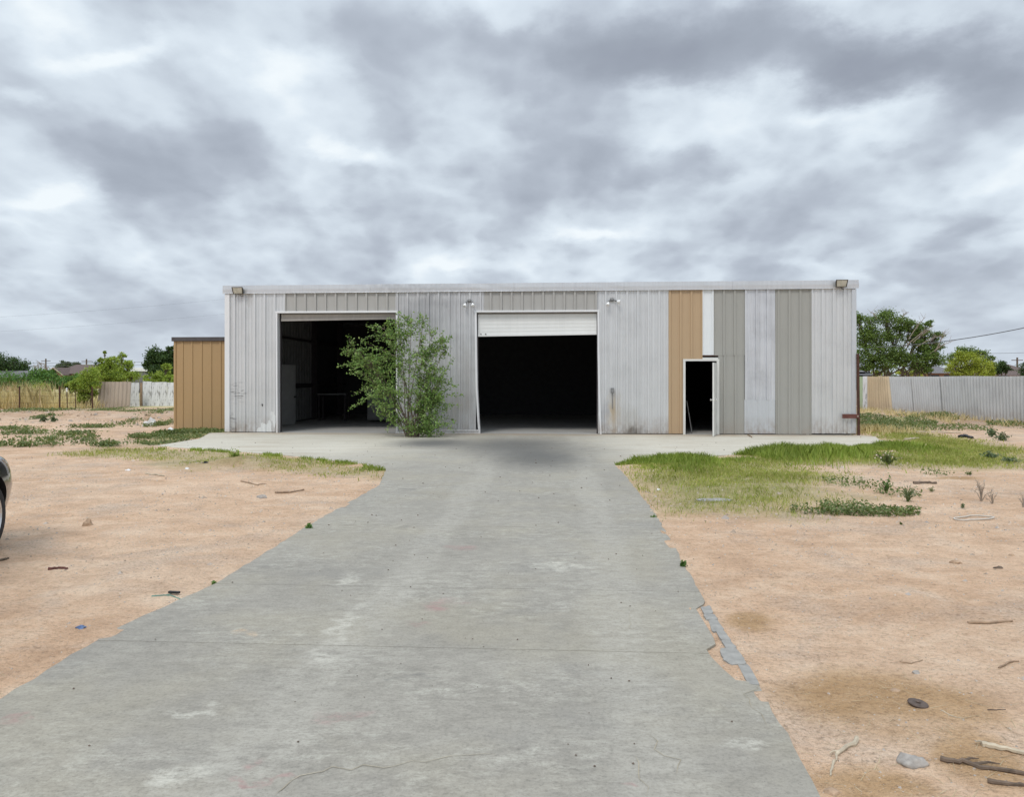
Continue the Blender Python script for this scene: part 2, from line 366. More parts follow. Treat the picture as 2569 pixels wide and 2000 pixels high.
M['silver_grimy'] = mat_sheet('grimy_galvanised_sheet', (.58,.58,.585), .5, .46, 1.0,
    grime=[(zc(1060,800), (1.3,.5,.7), (.30,.30,.31), .6), (zc(1090,760), (1.5,.5,.3), (.27,.27,.28), .55), (zc(1170,960), (.35,.5,1.5), (.38,.36,.35), .5), (zc(1150,1020), (.6,.5,.6), (.48,.43,.39), .5)], dirt=.6)
M['silver_stained'] = mat_sheet('rust_stained_galvanised_sheet', gal, .55, .42, .55,
    grime=[(zc(1540,1035), (.28,.5,.75), (.50,.39,.24), .85), (zc(1518,1040), (.16,.5,.6), (.42,.42,.44), .7), (zc(1590,1085), (.45,.5,.25), (.13,.11,.09), .9), (zc(1575,1045), (.4,.5,.6), (.44,.42,.37), .5)])
M['silver_streaky'] = mat_sheet('oxidised_galvanised_sheet', (.62,.63,.66), .5, .45, 1.2)
M['zinc_patch'] = mat_sheet('smooth_zinc_patch', (.60,.62,.65), .55, .4, .4)
M['grey'] = mat_sheet('taupe_grey_painted_sheet', (.335,.33,.305), .0, .45, .22, dirt=.5)
M['grey_header'] = mat_sheet('light_taupe_painted_sheet', (.40,.39,.37), .1, .45, .3, dirt=0)
M['tan'] = mat_sheet('tan_painted_sheet', (.44,.312,.19), .0, .42, .2, dirt=.3)
M['shed_tan'] = mat_sheet('brown_tan_painted_sheet', (.40,.265,.13), .0, .45, .2, dirt=.3)
M['white_sheet'] = mat_sheet('white_painted_sheet', (.72,.745,.76), .0, .4, .2, dirt=0)
M['fascia'] = mat_sheet('eave_flashing', (.60,.61,.63), .5, .40, .5, dirt=0, grime=[((wu(1030),0,4.25), (2.6,.6,.2), (.36,.36,.37), .5)])
M['trim'] = mat_sheet('white_trim', (.74,.74,.75), .1, .4, .3, dirt=.6)
M['rolldoor'] = mat_sheet('white_roll_door', (.74,.745,.73), .05, .45, .3, dirt=0)
M['rolldoor_dirty'] = mat_sheet('dusty_roll_door', (.42,.39,.36), .05, .55, .8, dirt=0)
M['liner'] = simple('interior_darkening', (.055,.054,.056), .9)  # near-black so the added inner walls swallow daylight
M['liner_light'] = simple('dusty_inner_sheet', (.17,.17,.17), .6)
M['steel_dark'] = simple('dark_primer_steel', (.05,.042,.045), .6, .3)
M['rust'] = simple('rusty_steel', (.085,.04,.028), .75, .3, .4, 12)
M['rust_red'] = simple('red_primer_steel', (.14,.055,.045), .7, .2, .3, 8)
M['doorpaint'] = simple('white_door_paint', (.66,.66,.63), .45, 0, .06, 3)
M['doorpaint_in'] = simple('grey_inner_door_paint', (.30,.30,.30), .5, 0, .1, 3)
M['chrome'] = simple('brushed_nickel', (.7,.69,.66), .25, 1, .05)
M['bronze'] = simple('dark_bronze_housing', (.07,.06,.045), .5, .4)
def mat_lens():
    m, t, b = newmat('ribbed_glass_lens'); o = ocoord(t)
    put(t, b.inputs['Base Color'], ramp(t, noise(t, o, 9, 3), [(.3, (.42,.40,.33)), (.7, (.56,.53,.45))]))
    b.inputs['Roughness'].default_value = .2; b.inputs['Coat Weight'].default_value = .5
    w = nd(t, 'ShaderNodeTexWave', {'Vector': o, 'Scale': 22.0}, bands_direction='Z'); bump(t, b, w.outputs[1], .4, .006); return m
M['lens'] = mat_lens()
M['bulb'] = simple('white_bulb_glass', (.85,.85,.85), .15, 0, .02)
M['lampgrey'] = simple('grey_cast_metal', (.22,.22,.22), .55, .3)
M['roof'] = simple('galvanised_roof', (.5,.5,.5), .5, .6)
M['shed_trim'] = simple('dark_brown_trim', (.075,.068,.07), .55)
M['fence_tan'] = mat_sheet('tan_fence_sheet', (.56,.45,.30), .1, .6, .8)
M['fence_tan2'] = mat_sheet('brown_fence_sheet', (.40,.33,.26), .1, .6, .7)
M['fence_grey'] = mat_sheet('weathered_grey_fence_sheet', (.54,.55,.55), .2, .5, .7)
M['fence_green'] = mat_sheet('pale_green_fence_sheet', (.40,.50,.32), 0, .55, .5)
def mat_peel():
    m, t, b = newmat('peeling_white_boards'); o = ocoord(t)
    n = noise(t, vmul(t, o, (5,5,.9)), 2.2, 7, .7)
    put(t, b.inputs['Base Color'], ramp(t, n, [(.40, (.25,.25,.24)), (.47, (.64,.65,.66)), (.7, (.80,.81,.82))])); b.inputs['Roughness'].default_value = .8; return m
M['peel'] = mat_peel()
M['wood'] = simple('weathered_wood', (.30,.21,.14), .85, 0, .35, 14)
M['wood_pale'] = simple('bleached_wood', (.46,.39,.29), .85, 0, .3, 18)
M['wood_dark'] = simple('dark_rotten_wood', (.13,.095,.07), .9, 0, .45, 20, bmp=.5)
M['bark'] = simple('grey_brown_bark', (.16,.125,.095), .9, 0, .35, 10, bmp=.4)
M['bark_pale'] = simple('pale_twig_bark', (.30,.25,.20), .9, 0, .3, 14)
M['rustring'] = simple('rusty_iron', (.115,.085,.07), .65, .35, .35, 60)
M['stone'] = simple('grey_stone', (.36,.33,.30), .9, 0, .3, 25, bmp=.5)
M['clod'] = simple('earth_clod', (.40,.28,.19), .95, 0, .3, 20, bmp=.5)
M['chunk'] = simple('broken_concrete', (.30,.29,.268), .85, 0, .22, 14, bmp=.4)
M['plastic_white'] = simple('white_plastic_film', (.78,.79,.80), .4, 0, .08)
M['plastic_blue'] = simple('blue_plastic_film', (.10,.16,.30), .35, 0, .2)
M['strap_green'] = simple('faded_green_webbing', (.13,.24,.19), .7, 0, .2)
M['black'] = simple('black_plastic', (.02,.02,.02), .5, 0, .2)
M['pvc'] = simple('white_hose_plastic', (.55,.51,.45), .5, 0, .1)
M['crack'] = simple('sand_filled_crack', (.36,.31,.225), .95, 0, .35, 9, bmp=0)
M['wire'] = simple('power_line_cable', (.10,.105,.115), .6, 0, .1)
M['pole'] = simple('weathered_pole_wood', (.13,.10,.08), .9)
M['brick'] = simple('orange_brick', (.30,.17,.11), .85, 0, .2, 8)
M['shingle'] = simple('brown_roof_shingle', (.13,.095,.085), .9, 0, .25, 6)
M['shingle_grey'] = simple('grey_roof_shingle', (.16,.155,.16), .9, 0, .2, 6)
M['white_wall'] = simple('white_siding', (.72,.73,.74), .6, 0, .08)
M['window'] = simple('dark_window_glass', (.03,.035,.04), .15, 0, .1, bmp=0)
GRN = dict(
 mesq=[(.20,.30,.04),(.31,.42,.065),(.42,.50,.11)], dark=[(.035,.07,.022),(.06,.11,.033),(.09,.15,.045)],
 hedge=[(.07,.16,.034),(.115,.235,.05),(.18,.30,.07)], elm=[(.08,.135,.03),(.14,.22,.05),(.22,.31,.075)],
 shrub=[(.12,.22,.06),(.225,.36,.10),(.37,.49,.17)], grey=[(.10,.125,.075),(.15,.175,.105),(.2,.22,.14)],
 yellow=[(.22,.29,.028),(.34,.41,.05),(.46,.50,.09)], far=[(.07,.10,.055),(.10,.135,.07),(.13,.16,.09)],
 grass=[(.25,.31,.06),(.34,.40,.09),(.43,.45,.14),(.56,.49,.23)], lush=[(.20,.29,.045),(.29,.385,.07),(.38,.45,.11)],
 dryg=[(.58,.49,.26),(.70,.60,.35),(.78,.68,.44)], weed=[(.10,.15,.05),(.16,.21,.075),(.23,.265,.105)], blueweed=[(.10,.15,.08),(.16,.21,.115),(.22,.27,.16)],
 petal=[(.72,.58,.54),(.62,.46,.40)], straw=[(.52,.42,.26),(.62,.52,.34),(.34,.25,.16)], twigs=[(.36,.27,.17),(.45,.36,.24)])
for k, v in GRN.items(): M['lf_'+k] = mat_leaf('leaf_'+k, v, .3 if k not in ('straw','twigs','petal') else .1)

# ------------------------------------------------------------------ ground sheet
def axis(a, b, fine, c0, c1, grow):
    xs = list(np.arange(c0, c1+1e-6, fine)); st = fine
    x = c1
    while x < b: st *= grow; x += st; xs.append(x)
    st = fine; x = c0
    while x > a: st *= grow; x -= st; xs.insert(0, x)
    return np.array(xs)
gx = axis(-320, 320, .065, -6.5, 7.0, 1.045); gy = axis(-30, 900, .065, 2.6, 13.5, 1.02)
X, Y = np.meshgrid(gx, gy); nx, ny = len(gx), len(gy)
Z = gheight(X.ravel(), Y.ravel())
me = bpy.data.meshes.new('ground')
me.vertices.add(nx*ny); me.vertices.foreach_set('co', np.stack([X.ravel(), Y.ravel(), Z], 1).astype(np.float32).ravel())
ii = (np.arange(ny-1)[:, None]*nx+np.arange(nx-1)[None, :]).ravel()
q = np.stack([ii, ii+1, ii+1+nx, ii+nx], 1).astype(np.int32); nf = len(q)
me.loops.add(nf*4); me.loops.foreach_set('vertex_index', q.ravel())
me.polygons.add(nf); me.polygons.foreach_set('loop_start', np.arange(0, nf*4, 4, dtype=np.int32)); me.polygons.foreach_set('loop_total', np.full(nf, 4, dtype=np.int32))
me.update(calc_edges=True); me.polygons.foreach_set('use_smooth', [True]*nf)
ca = me.color_attributes.new('mask', 'FLOAT_COLOR', 'POINT'); ca.data.foreach_set('color', np.stack(masks(X.ravel(), Y.ravel()), 1).astype(np.float32).ravel())
me.materials.append(M['sand']); go = bpy.data.objects.new('ground', me); C.objects.link(go); kind(go, 'structure')

# ------------------------------------------------------------------ concrete drive + apron, poured in bays with open joints
def clip(poly, n, c, keep_less):
    out = []
    for i in range(len(poly)):
        a = Vector(poly[i]); b = Vector(poly[(i+1) % len(poly)]); da = a.dot(n)-c; db = b.dot(n)-c
        if keep_less: da, db = -da, -db
        if da >= 0: out.append((a.x, a.y))
        if (da >= 0) != (db >= 0):
            p = a+(b-a)*(da/(da-db)); out.append((p.x, p.y))
    return out
fine = wobble(slab, .11, .013)
joints = [-1.5, 1.6, 4.47, 5.76, 8.17]
NJ = DN
cuts = [-99]+[NJ.dot(Vector((0, j))) for j in joints]+[99]
mb = MB()
def slabpiece(mb, poly, z0=-.11, z1=0.0):
    # drop the coincident run a half-plane cut leaves
    pts = [Vector((p[0], p[1], 0)) for p in poly]
    tri = tessellate_polygon([pts]); n = len(pts)
    mb.add([(p.x, p.y, z1) for p in pts]+[(p.x, p.y, z0) for p in pts],
           [tuple(t) for t in tri]+[(i, (i+1) % n, n+(i+1) % n, n+i) for i in range(n)])
for a, b in zip(cuts[:-1], cuts[1:]):
    p = clip(clip(fine, NJ, a+.003, False), NJ, b-.003, True)
    if len(p) > 2: slabpiece(mb, p)
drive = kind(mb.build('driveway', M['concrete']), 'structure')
bmx = bmesh.new(); bmx.from_mesh(drive.data); bmesh.ops.recalc_face_normals(bmx, faces=bmx.faces); bmx.to_mesh(drive.data); bmx.free()
# sand-filled cracks lying in the slab
def crack(pts, w=.006):
    w *= .38
    pts = [G(*p) for p in pts]; out = []
    for a, b in zip(pts[:-1], pts[1:]):
        n = max(2, int((b-a).length/.05))
        for k in range(n): out.append(a.lerp(b, k/n)+Vector((random.uniform(-.018,.018), random.uniform(-.02,.02), 0)))
    out.append(pts[-1]); m = MB(); v = []; f = []
    for i, p in enumerate(out):
        d = (out[min(i+1, len(out)-1)]-out[max(0, i-1)]); d = Vector((-d.y, d.x, 0)).normalized()
        ww = w*random.uniform(.3, 1.2)*(1 if 0 < i < len(out)-1 else .1)
        v += [(p.x+d.x*ww, p.y+d.y*ww, .0035), (p.x-d.x*ww, p.y-d.y*ww, .0035)]
        if i: f.append((2*i-2, 2*i-1, 2*i+1, 2*i))
    m.add(v, f); m.build('crack', M['crack'], drive)
crack([(690,1998),(720,1965),(840,1930),(960,1926),(1110,1905),(1245,1896)])
crack([(1903,1719),(1865,1745),(1905,1790),(1925,1825)], .004)
crack([(1578,1580),(1582,1540),(1600,1530)], .003)
crack([(1635,1845),(1650,1880),(1700,1910),(1698,1945)], .005)
crack([(1600,1900),(1615,1960),(1622,2000)], .004)
crack([(1690,1300),(1640,1312),(1665,1340),(1645,1358),(1680,1372)], .004)
crack([(1655,1345),(1690,1362),(1672,1380)], .004)

# ------------------------------------------------------------------ the metal workshop
W = empty('metal_workshop', 'long patchwork metal workshop with two open bay doors', 'building', (A.x, A.y, 0), TH)
PITCH = .305
def prof(u, phase, minor, major=.034):
    t = (u-phase+PITCH/2) % PITCH-PITCH/2
    a = abs(t); y = -major*min(1, max(0, (.040-a)/.013))
    if minor:
        for c in (-.105, .105): y -= minor*min(1, max(0, (.020-abs(t-c))/.009))
    return y
def panel(name, u0, u1, z0, z1, phase, mat, minor=.012, major=.042, yoff=0, label=None, parent=W, xf=None, wob=.004, seed=0, screws=False):
    us = {u0, u1}; k0 = math.floor((u0-phase)/PITCH)-1; k1 = math.ceil((u1-phase)/PITCH)+1
    for k in range(k0, k1+1):
        c = phase+k*PITCH
        for d in (-.040,-.027,.027,.040): us.add(c+d)
        if minor:
            for q in (-.105,.105):
                for d in (-.020,-.011,.011,.020): us.add(c+q+d)
    us = sorted(u for u in us if u0 <= u <= u1)
    nz = max(2, int((z1-z0)/.35)+1); zs = [z0+(z1-z0)*i/(nz-1) for i in range(nz)]
    v = []; f = []
    for u in us:
        for z in zs:
            w = mnoise.noise(Vector((u*.9+seed, z*.8, seed*1.7)))*wob
            p = (u, prof(u, phase, minor, major)+yoff+w, z); v.append(xf(*p) if xf else p)
    for i in range(len(us)-1):
        for j in range(nz-1): f.append((i*nz+j, (i+1)*nz+j, (i+1)*nz+j+1, i*nz+j+1))
    m = MB().add(v, f)
    if screws:
        for k in range(k0, k1+1):
            u = phase+k*PITCH
            if not (u0+.05 < u < u1-.05) or random.random() < .35: continue
            for z in (.35, .95, 1.5, 2.05, 2.6, 3.1, 3.6):
                if z0 < z < z1 and random.random() < .75: m.lathe([(0,0),(.012,0),(.009,.007),(0,.008)], 6, Matrix.Translation(Vector((u, -major+yoff, z+random.uniform(-.02,.02)))) @ Matrix.Rotation(math.pi/2, 4, 'X'))
    return m.build(name, mat, parent, label=label)
ph = wu(1680.5)
U = wu; ZT = 4.17
zd1 = wz(850, 785); zd2 = wz(1350, 783); zpd = wz(1755, 906); zgap = wz(1781, 891)
phL = wu(639.5)     # rib phase seen on the left run
wp = 'wall_panel'
panel(wp, U(570), U(697), .02, ZT, phL, M['silver'], label='silver wall sheet with scraped white paint', seed=1, screws=True)
panel(wp, U(697), U(716), zd1, ZT, phL, M['silver'], seed=2)
panel(wp, U(716), U(992), zd1, ZT, phL, M['grey_header'], .0, yoff=-.003, label='grey ribbed sheet above the first bay', seed=3)
panel(wp, U(992), U(995), zd1, ZT, phL, M['silver_grimy'], seed=4)
panel(wp, U(995), U(1194), .06, ZT, phL, M['silver_grimy'], label='grime streaked silver sheet between the bays', seed=5)
panel(wp, U(1194), U(1215), zd2, ZT, phL, M['silver_grimy'], seed=6)
panel(wp, U(1215), U(1498), zd2, ZT, phL, M['grey_header'], 0, yoff=-.003, label='grey ribbed sheet above the second bay', seed=7)
panel(wp, U(1498), U(1500), zd2, ZT, ph, M['silver_stained'], seed=8)
panel(wp, U(1500), U(1677), .02, ZT, ph, M['silver_stained'], label='silver sheet with rusty stains at its foot', seed=9, screws=True)
panel(wp, U(1677), U(1715), .02, ZT, ph, M['tan'], .0025, .03, -.004, 'tan wall sheet', seed=10)
panel(wp, U(1715), U(1762), zpd, ZT, ph, M['tan'], .0025, .03, -.004, 'tan wall sheet above the door', seed=10)
panel(wp, U(1762), U(1790), zgap, ZT, ph, M['white_sheet'], .002, .03, -.002, 'narrow white wall sheet', seed=12)
panel(wp, U(1790), U(1868), zgap-.01, ZT, ph, M['grey'], .0025, .03, -.004, 'taupe grey upper wall sheet', seed=13)
panel(wp, U(1802), U(1868), .02, zgap+.02, ph+.02, M['grey'], .0025, .03, .002, 'taupe grey lower wall sheet', seed=14)
panel(wp, U(1868), U(1945), wz(1900,1004), ZT, ph, M['silver_streaky'], .007, label='oxidised silver sheet', seed=15, wob=.007)
panel(wp, U(1867), U(1944), .03, wz(1900,1003), ph, M['zinc_patch'], .0015, .008, -.014, 'smooth zinc patch at the foot', seed=16)
panel(wp, U(1945), U(2035), .02, ZT, ph, M['grey'], .0025, .03, -.004, 'wide taupe grey wall sheet', seed=17)
panel(wp, U(2035), UL-.02, .04, ZT, ph, M['silver'], label='silver sheet at the end of the wall', seed=18, screws=True)
# end and rear walls, same sheet
panel('end_wall', 0, 12, .02, ZT, .1, M['silver_streaky'], xf=lambda u, y, z: (y+.02, 12-u, z), seed=20)
panel('end_wall', 0, 12, .02, ZT, .1, M['silver_streaky'], xf=lambda u, y, z: (UL-.02-y, u, z), seed=21)
panel('rear_wall', 0, UL, .02, ZT, .1, M['silver_streaky'], xf=lambda u, y, z: (UL-u, 12-y, z), seed=22)
# roof and eave flashing
rf = MB(); rf.add([(-.08,-.02,4.30),(UL+.08,-.02,4.30),(UL+.08,12.1,4.12),(-.08,12.1,4.12),(-.08,-.02,4.2),(UL+.08,-.02,4.2),(UL+.08,12.1,4.02),(-.08,12.1,4.02)],
       [(0,1,2,3),(7,6,5,4),(0,4,5,1),(1,5,6,2),(2,6,7,3),(3,7,4,0)]); rf.build('roof', M['roof'], W)
fz0 = wz(1000, 734.5); zl = wz(568,717); zr = wz(2147,703)
def fas(u0, u1, dy):
    m = MB(); n = max(2, int((u1-u0)/.5)); v = []; f = []
    for i in range(n+1):
        u = u0+(u1-u0)*i/n; k = u/UL; zt = zl+(zr-zl)*k+mnoise.noise(Vector((u*.7, 3, 0)))*.008; zb = wz(568,737)+(wz(2147,724)-wz(568,737))*k
        w = mnoise.noise(Vector((u*1.3, 9, 0)))*.006
        v += [(u,.12,zt-.005),(u,-.062+dy,zt),(u,-.068+dy+w,(zt+zb)/2),(u,-.062+dy,zb+.012),(u,-.078+dy,zb),(u,-.060+dy,zb-.004),(u,-.002,zb+.002)]
        if i:
            for j in range(6): f.append(((i-1)*7+j, i*7+j, i*7+j+1, (i-1)*7+j+1))
    m.add(v, f)
    for e in (0, n): m.f.append(tuple(e*7+j for j in range(7)))
    m.build('eave_flashing', M['fascia'], W)
us = [-.09, wu(930), wu(1290), wu(1565), wu(1836), UL+.06]
for i in range(5): fas(us[i]+.002, us[i+1]-.002, -.002*(i % 2))
tm = MB(); tm.box(-.035,.11,-.046,.0,.02,wz(568,738)); tm.box(-.035,-.03,0,.12,.02,4.13); tm.build('corner_trim', M['trim'], W)
tm = MB(); tm.box(UL-.12,UL+.0,-.047,.0,.05,wz(2147,726)); tm.build('corner_trim', M['zinc_patch'], W)
# interior: dark lining added to keep light from bouncing in the bays, floor, columns
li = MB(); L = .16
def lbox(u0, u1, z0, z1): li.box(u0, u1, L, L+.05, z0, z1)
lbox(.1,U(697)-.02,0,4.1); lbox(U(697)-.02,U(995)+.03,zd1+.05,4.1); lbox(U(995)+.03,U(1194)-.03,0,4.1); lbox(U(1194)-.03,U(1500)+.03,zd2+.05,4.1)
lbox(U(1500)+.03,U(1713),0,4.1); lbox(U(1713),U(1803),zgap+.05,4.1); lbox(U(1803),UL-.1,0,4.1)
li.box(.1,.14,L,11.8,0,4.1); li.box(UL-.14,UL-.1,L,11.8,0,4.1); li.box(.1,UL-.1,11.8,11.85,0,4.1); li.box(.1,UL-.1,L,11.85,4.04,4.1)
li.build('darkening_lining', M['liner'], W)
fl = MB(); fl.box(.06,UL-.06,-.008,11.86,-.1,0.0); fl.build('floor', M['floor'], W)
pt = MB(); pt.box(U(1515)+.4,U(1515)+.5,L+.06,11.7,0,4.03); pt.build('partition_wall', M['liner'], W)
for y in (3.4, 7.2, 10.8):
    c = MB(); c.box(.15,.35,y,y+.012,0,4.02); c.box(.15,.35,y+.20,y+.212,0,4.02); c.box(.245,.257,y+.012,y+.2,0,4.02); c.build('column', M['steel_dark'], W)
for y0, y1 in ((.3,3.35),(3.65,7.1)):
    for k, (z0, z1) in enumerate(((.05,1.25),(1.42,3.9))):
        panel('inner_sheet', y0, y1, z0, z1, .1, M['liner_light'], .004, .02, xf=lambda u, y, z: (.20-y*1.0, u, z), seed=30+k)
for z in (1.3, 3.0):
    g = MB(); g.box(.15,.26,.3,11.7,z,z+.09); g.build('girt', M['steel_dark'], W)
# inner personnel door standing open just inside the first bay
def place_door(name, hinge, ang, w, h, mat, mk, parent, knob_z=.98, t=.045):
    """leaf from hinge towards ang (local), with knobs and hinge leaves"""
    d = bpy.data.objects.new
    mx = Matrix.Translation(Vector((hinge[0], hinge[1], .012))) @ Matrix.Rotation(ang, 4, 'Z')
    m = MB(); m.box(0, w, -t/2, t/2, 0, h, .003); m.v = [tuple(mx @ Vector(p)) for p in m.v]; o = m.build(name, mat, parent)
    for sgn in (-1, 1):
        k = MB(); k.lathe([(.0,0),(.033,0),(.033,.006),(.012,.010),(.012,.032),(.022,.036),(.029,.047),(.028,.060),(.018,.070),(0,.072)], 14,
                          mx @ Matrix.Translation(Vector((w-.07, sgn*t/2, knob_z))) @ Matrix.Rotation(-sgn*math.pi/2, 4, 'X'))
        k.build('door_knob', mk, o, True)
    for z in (.22, h/2, h-.22):
        k = MB(); k.lathe([(0,-.05),(.008,-.05),(.008,.05),(0,.05)], 8, mx @ Matrix.Translation(Vector((-.004, -t/2-.004, z))));
        k.build('hinge', M['steel_dark'], o)
    return o
h1 = w2loc(*P(702,1066,25.6)[:2]); h2 = w2loc(*P(744,1062,26.5)[:2])
ang = math.atan2(h2[1]-h1[1], h2[0]-h1[0])
place_door('inner_door', h1, ang, .86, 2.06, M['doorpaint_in'], M['black'], W, .95)
ip = MB(); ip.box(h1[0]-.16, h1[0]-.03, h1[1]-.05, h1[1]+.05, 0, 4.03); ip.build('door_post', M['steel_dark'], W)
# bay door trims (the second bay's jambs are bent outwards at the foot)
def jamb(name, pts, w, parent=W):
    m = MB(); v = []; f = []
    for i, (u, z) in enumerate(pts):
        v += [(u-w/2,-.052,z),(u+w/2,-.052,z),(u+w/2,.16,z),(u-w/2,.16,z)]
        if i:
            a = 4*i-4; b = 4*i
            for k in range(4): f.append((a+k, a+(k+1) % 4, b+(k+1) % 4, b+k))
    f += [(0,1,2,3),(4*len(pts)-1,4*len(pts)-2,4*len(pts)-3,4*len(pts)-4)]
    return m.add(v, f).build(name, M['trim'], parent)
jamb('door_jamb', [(U(696),.0),(U(696)-.005,1.2),(U(695),zd1-.002)], .05)
jamb('door_jamb', [(U(996),.0),(U(996)+.004,1.6),(U(996),zd1-.002)], .05)
h = MB(); h.box(U(695)-.03,U(996)+.03,-.054,.16,zd1,zd1+.055); h.build('door_header', M['trim'], W)
jamb('door_jamb', [(U(1203),.0),(U(1200),.45),(U(1196),1.3),(U(1194.5),2.3),(U(1193.5),zd2-.002)], .055)
jamb('door_jamb', [(U(1507),.0),(U(1505),.5),(U(1503),1.4),(U(1501.5),2.4),(U(1501),zd2-.002)], .05)
h = MB(); h.box(U(1193)-.035,U(1501)+.03,-.054,.16,zd2,zd2+.05); h.build('door_header', M['trim'], W)
# white strips added for a smeared pale band along the wall foot
bt = MB(); bt.box(U(996)+.03,U(1203)-.03,-.062,-.04,.0,.055); bt.box(U(1050),U(1203)-.03,-.085,-.064,.07,.115); bt.build('added_base_strip', M['trim'], W)
# roll-up doors
def rolldoor(name, px0, px1, topz, bl, brr, mat, y, pitch=.075):
    u0, u1 = U(px0)+.04, U(px1)-.03; m = MB(); v = []; f = []
    n = int((topz-min(bl, brr))/pitch*4)
    for i in range(n+1):
        for k, u in enumerate((u0, (u0+u1)/2, u1)):
            zb = bl+(brr-bl)*(k/2); z = topz+(zb-topz)*i/n; q = i % 4
            v.append((u, y+(.0, -.0025, -.003, -.001)[q], z))
        if i:
            for k in range(2): f.append((3*i-3+k, 3*i-2+k, 3*i+1+k, 3*i+k))
    o = m.add(v, f).build(name, mat, W)
    b = MB(); b.add([(u0,y-.03,bl),(u1,y-.03,brr),(u1,y+.02,brr),(u0,y+.02,bl),(u0,y-.03,bl-.06),(u1,y-.03,brr-.06),(u1,y+.02,brr-.06),(u0,y+.02,bl-.06)],
          [(0,1,2,3),(7,6,5,4),(0,4,5,1),(1,5,6,2),(2,6,7,3),(3,7,4,0)]); b.build('bottom_bar', mat, o)
    return o, u0, u1
o, u0, u1 = rolldoor('roll_up_door', 1195, 1500, zd2-.05, wz(1200,839), wz(1495,834), M['rolldoor'], .10, .11)
for q in (1206, 1218):
    k = MB(); k.lathe([(0,0),(.022,0),(.022,.008),(0,.008)], 10, Matrix.Translation(Vector((U(q), .062, wz(q, 838)))) @ Matrix.Rotation(math.pi/2, 4, 'X')); k.build('bolt', M['lampgrey'], o)
dr = MB(); dr.tube([(U(1197),.36,zd2+.02),(U(1499),.36,zd2+.02)], .2, 14); dr.build('door_drum', M['rolldoor_dirty'], W)
o, u0, u1 = rolldoor('roll_up_door', 699, 994, zd1-.03, wz(700,800), wz(990,795), M['rolldoor_dirty'], .12, .09)
dr = MB(); dr.tube([(U(700),.38,zd1+.06),(U(993),.38,zd1+.06)], .2, 14); dr.build('door_drum', M['rolldoor_dirty'], W)
for px in (697.5, 994.5, 1196.5, 1499.5):
    g = MB(); g.box(U(px)-.02,U(px)+.03,.165,.22,0,3.5); g.build('door_track', M['steel_dark'], W)
# pedestrian door with frame, the leaf swung outwards
fr = MB(); fr.box(U(1715)-.02,U(1715)+.045,-.05,.12,0,zpd-.0); fr.box(U(1802)-.05,U(1802)+.02,-.05,.12,0,zpd); fr.box(U(1715)-.022,U(1802)+.022,-.052,.12,zpd,zpd+.055)
fr.box(U(1762)+.0,U(1801),-.03,.1,zpd+.057,zpd+.10)
fr.build('door_frame', M['doorpaint'], W)
hg = (U(1802)-.06, -.02); ft = w2loc(*P(1790,1093,20.85)[:2]); ang = math.atan2(ft[1]-hg[1], ft[0]-hg[0])
place_door('entry_door', hg, ang, .86, 2.03, M['doorpaint'], M['chrome'], W, 1.0)
lt = MB(); lt.box(U(1762),U(1802),.0,.10,zgap-.03,zgap+.03); lt.build('lintel', M['rust'], W)
# torn hole in the left sheet, a black patch painted for its shaded inside
hl = MB(); c = zc(657,1017); hl.add([(c[0]-.03,-.012,c[2]+.0),(c[0]-.005,-.012,c[2]-.05),(c[0]+.035,-.012,c[2]-.01),(c[0]+.02,-.012,c[2]+.045),(c[0]-.012,-.012,c[2]+.06)], [(0,1,2,3,4)]); hl.build('torn_hole_shade', M['black'], W)

# ------------------------------------------------------------------ things fixed on the front
def onwall(px, py, y=0):
    u = wu(px); x, yy = loc2w(u, y); return (x, yy, wz(px, py))
def floodlight(px, py, lab, flip):
    r = empty('floodlight', lab, 'floodlight', onwall(px, py, -.07), TH, 'floodlights on the eave flashing')
    # tapered housing with a downward-tilted lens
    w, h = .165, .10; sk = .035*flip
    fr_ = [(-w+sk*0,-.17,h),(w,-.17,h),(w*.9,-.10,-h),(-w*.9,-.10,-h)]
    bk = [(-w*.75,.0,h*.6),(w*.75,.0,h*.6),(w*.75,0,-h*.9),(-w*.75,0,-h*.9)]
    m = MB(); m.add(fr_+bk, [(4,5,6,7)[::-1],(0,1,5,4),(1,2,6,5),(2,3,7,6),(3,0,4,7)]); m.build('housing', M['bronze'], r)
    n = Vector((0,-.07,-.0)); ins = []
    m = MB(); cen = Vector((0,-.137,0))
    inn = [tuple(cen+(Vector(p)-cen)*.86) for p in fr_]; m.add(fr_+inn, [(i,(i+1) % 4,4+(i+1) % 4,4+i) for i in range(4)]); 
    m.v = [(p[0], p[1]-.004, p[2]) for p in m.v]; m.build('bezel', M['bronze'], r)
    m = MB(); m.add([(p[0], p[1]+.004, p[2]) for p in inn], [(0,1,2,3)]); m.build('lens', M['lens'], r)
    m = MB(); m.lathe([(0,-.02),(.025,-.02),(.025,.02),(0,.02)], 10, Matrix.Translation(Vector((.02*flip,-.06,h*.85)))); m.build('photocell', M['lampgrey'], r)
    m = MB(); m.tube([(.03,-.02,-h),(.05,-.045,-h-.05),(.09,-.03,-h-.06),(.1,0.03,-h-.04)], .01, 6); m.build('conduit', M['lampgrey'], r)
floodlight(603, 731, 'bronze floodlight at the eave above the scraped corner', 1)
floodlight(2105, 713, 'bronze floodlight at the eave beside the rusty post', -1)
